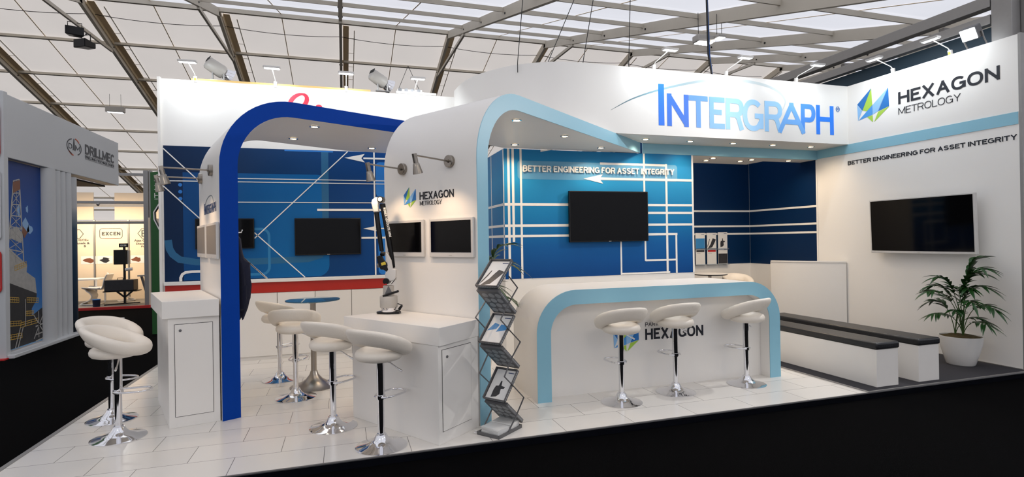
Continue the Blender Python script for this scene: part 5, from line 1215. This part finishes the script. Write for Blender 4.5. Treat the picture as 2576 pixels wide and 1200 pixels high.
m = MB(); m.lathe([(0, 0), (.08, 0), (.09, .19), (0, .19)], c=(-6.46, 17.45, 0), n=24); m.build('body', 'navy', t, smooth=40)
m = MB(); m.lathe([(0, .19), (.095, .19), (.095, .205), (0, .205)], c=(-6.46, 17.45, 0), n=24); m.build('lid', 'logoblue', t, smooth=40)
t = thing('trestle_desk', (-5.5, 17.9, 0), 'grey trestle desk with a slanting leg at the right of the cream booth', 'desk')
m = MB(); m.box((-5.54, 17.6, .78), (-5.15, 18.2, .82)); m.build('desk_top', 'greyplastic', t)
m = MB(); m.bar((-5.50, 17.8, .78), (-5.30, 17.8, 0), .07, .05); m.build('leg', 'greysteel', t)
m = MB(); m.bar((-5.22, 17.8, .78), (-5.22, 17.8, 0), .05, .05); m.build('leg', 'greysteel', t)
t = thing('paper_roll', (-5.78, 17.7, .74), 'small white roll on a stalk beside the black display stand', 'roll')
m = MB(); m.tube([(-5.86, 17.72, .98), (-5.69, 17.72, 1.0)], .045, 14); m.build('roll', 'paper', t, smooth=50)
m = MB(); m.tube([(-5.78, 17.72, .703), (-5.78, 17.72, .94)], .012, 8); m.build('stalk', 'greysteel', t)

# ------------------------------------------------------------------ green totem
t = thing('sign_totem', (-3.47, 12.0, -.06), 'tall green ITALIA totem with a zigzag white edge beside the left back wall', 'sign')
fy_ = yframe(12.0)
m = MB(fy_); m.plate([(-3.54, -.06), (-3.42, -.06), (-3.40, .6), (-3.375, 1.85), (-3.50, 2.14), (-3.505, 2.30), (-3.36, 2.55), (-3.35, 3.09), (-3.54, 3.06)], -.05, 0); m.build('board', 'green', t)
Z = [(-3.405, -.06), (-3.385, .6), (-3.36, 1.86), (-3.485, 2.15), (-3.49, 2.29), (-3.345, 2.55), (-3.335, 3.09)]
m = MB(fy_); m.stroke(Z, .02, -.05, .004); m.build('white_edge', 'line', t)
m = MB(fy_); m.stroke([(a+.018, b) for a, b in Z], .016, -.05, .003); m.build('dark_edge', 'blackp', t)
m = MB(fy_); m.plate([(-3.40, 1.98), (-3.37, 1.92), (-3.37, 2.48), (-3.40, 2.42)], -.05, -.01); m.build('red_panel', 'flagred', t)
m = MB(fy_); m.plate([(-3.33, .0), (-3.29, .0), (-3.29, 3.1), (-3.33, 3.1)], -.08, -.04); m.build('post', 'alu', t)
text('ITALIA', fy_, -3.475, 2.535, -3.415, 3.03, 'line', 'lettering', t, d0=.001, depth=.003, bold=.02, rot=True)

# ------------------------------------------------------------------ booth behind the right wall
t = thing('exhibition_booth', (8.6, 8, -.06), 'grey aluminium box beams and dark teal hanging above the right wall', 'booth')
M['teal'] = mat('dark_teal_panel', (22, 50, 66), .5)
m = MB(); m.box((8.22, 4.9, 3.0), (8.26, 20, 4.365)); m.build('teal_panel', 'teal', t)
m = MB(); m.box((8.10, 4.86, 4.60), (8.22, 21, 4.755)); m.build('box_beam', 'alu', t, bevel=.006)
m = MB(); m.box((8.10, 4.86, 4.375), (8.22, 21, 4.50)); m.build('box_beam', 'alu', t, bevel=.006)
m = MB(); m.box((8.30, 4.86, 4.66), (8.42, 21, 4.80)); m.build('box_beam', 'alu', t, bevel=.006)
for k in range(9):
    m = MB(); y = 5.5+1.6*k; m.box((8.21, y, 4.52), (8.9, y+.07, 4.58)); m.build('cross_rail', 'alu', t)
m = MB(); m.box((8.10, 4.62, -.06), (8.26, 4.85, 6.0)); m.build('corner_post', 'alu', t, bevel=.008)
m = MB(); m.box((8.27, 4.52, -.06), (8.40, 4.66, 6.0)); m.build('corner_post', 'alu', t, bevel=.008)
for k in range(34):
    m = MB(); m.box((8.3, 4.1, .2+.1*k), (9.3, 4.45, .24+.1*k)); m.build('louvre', 'neigh', t)
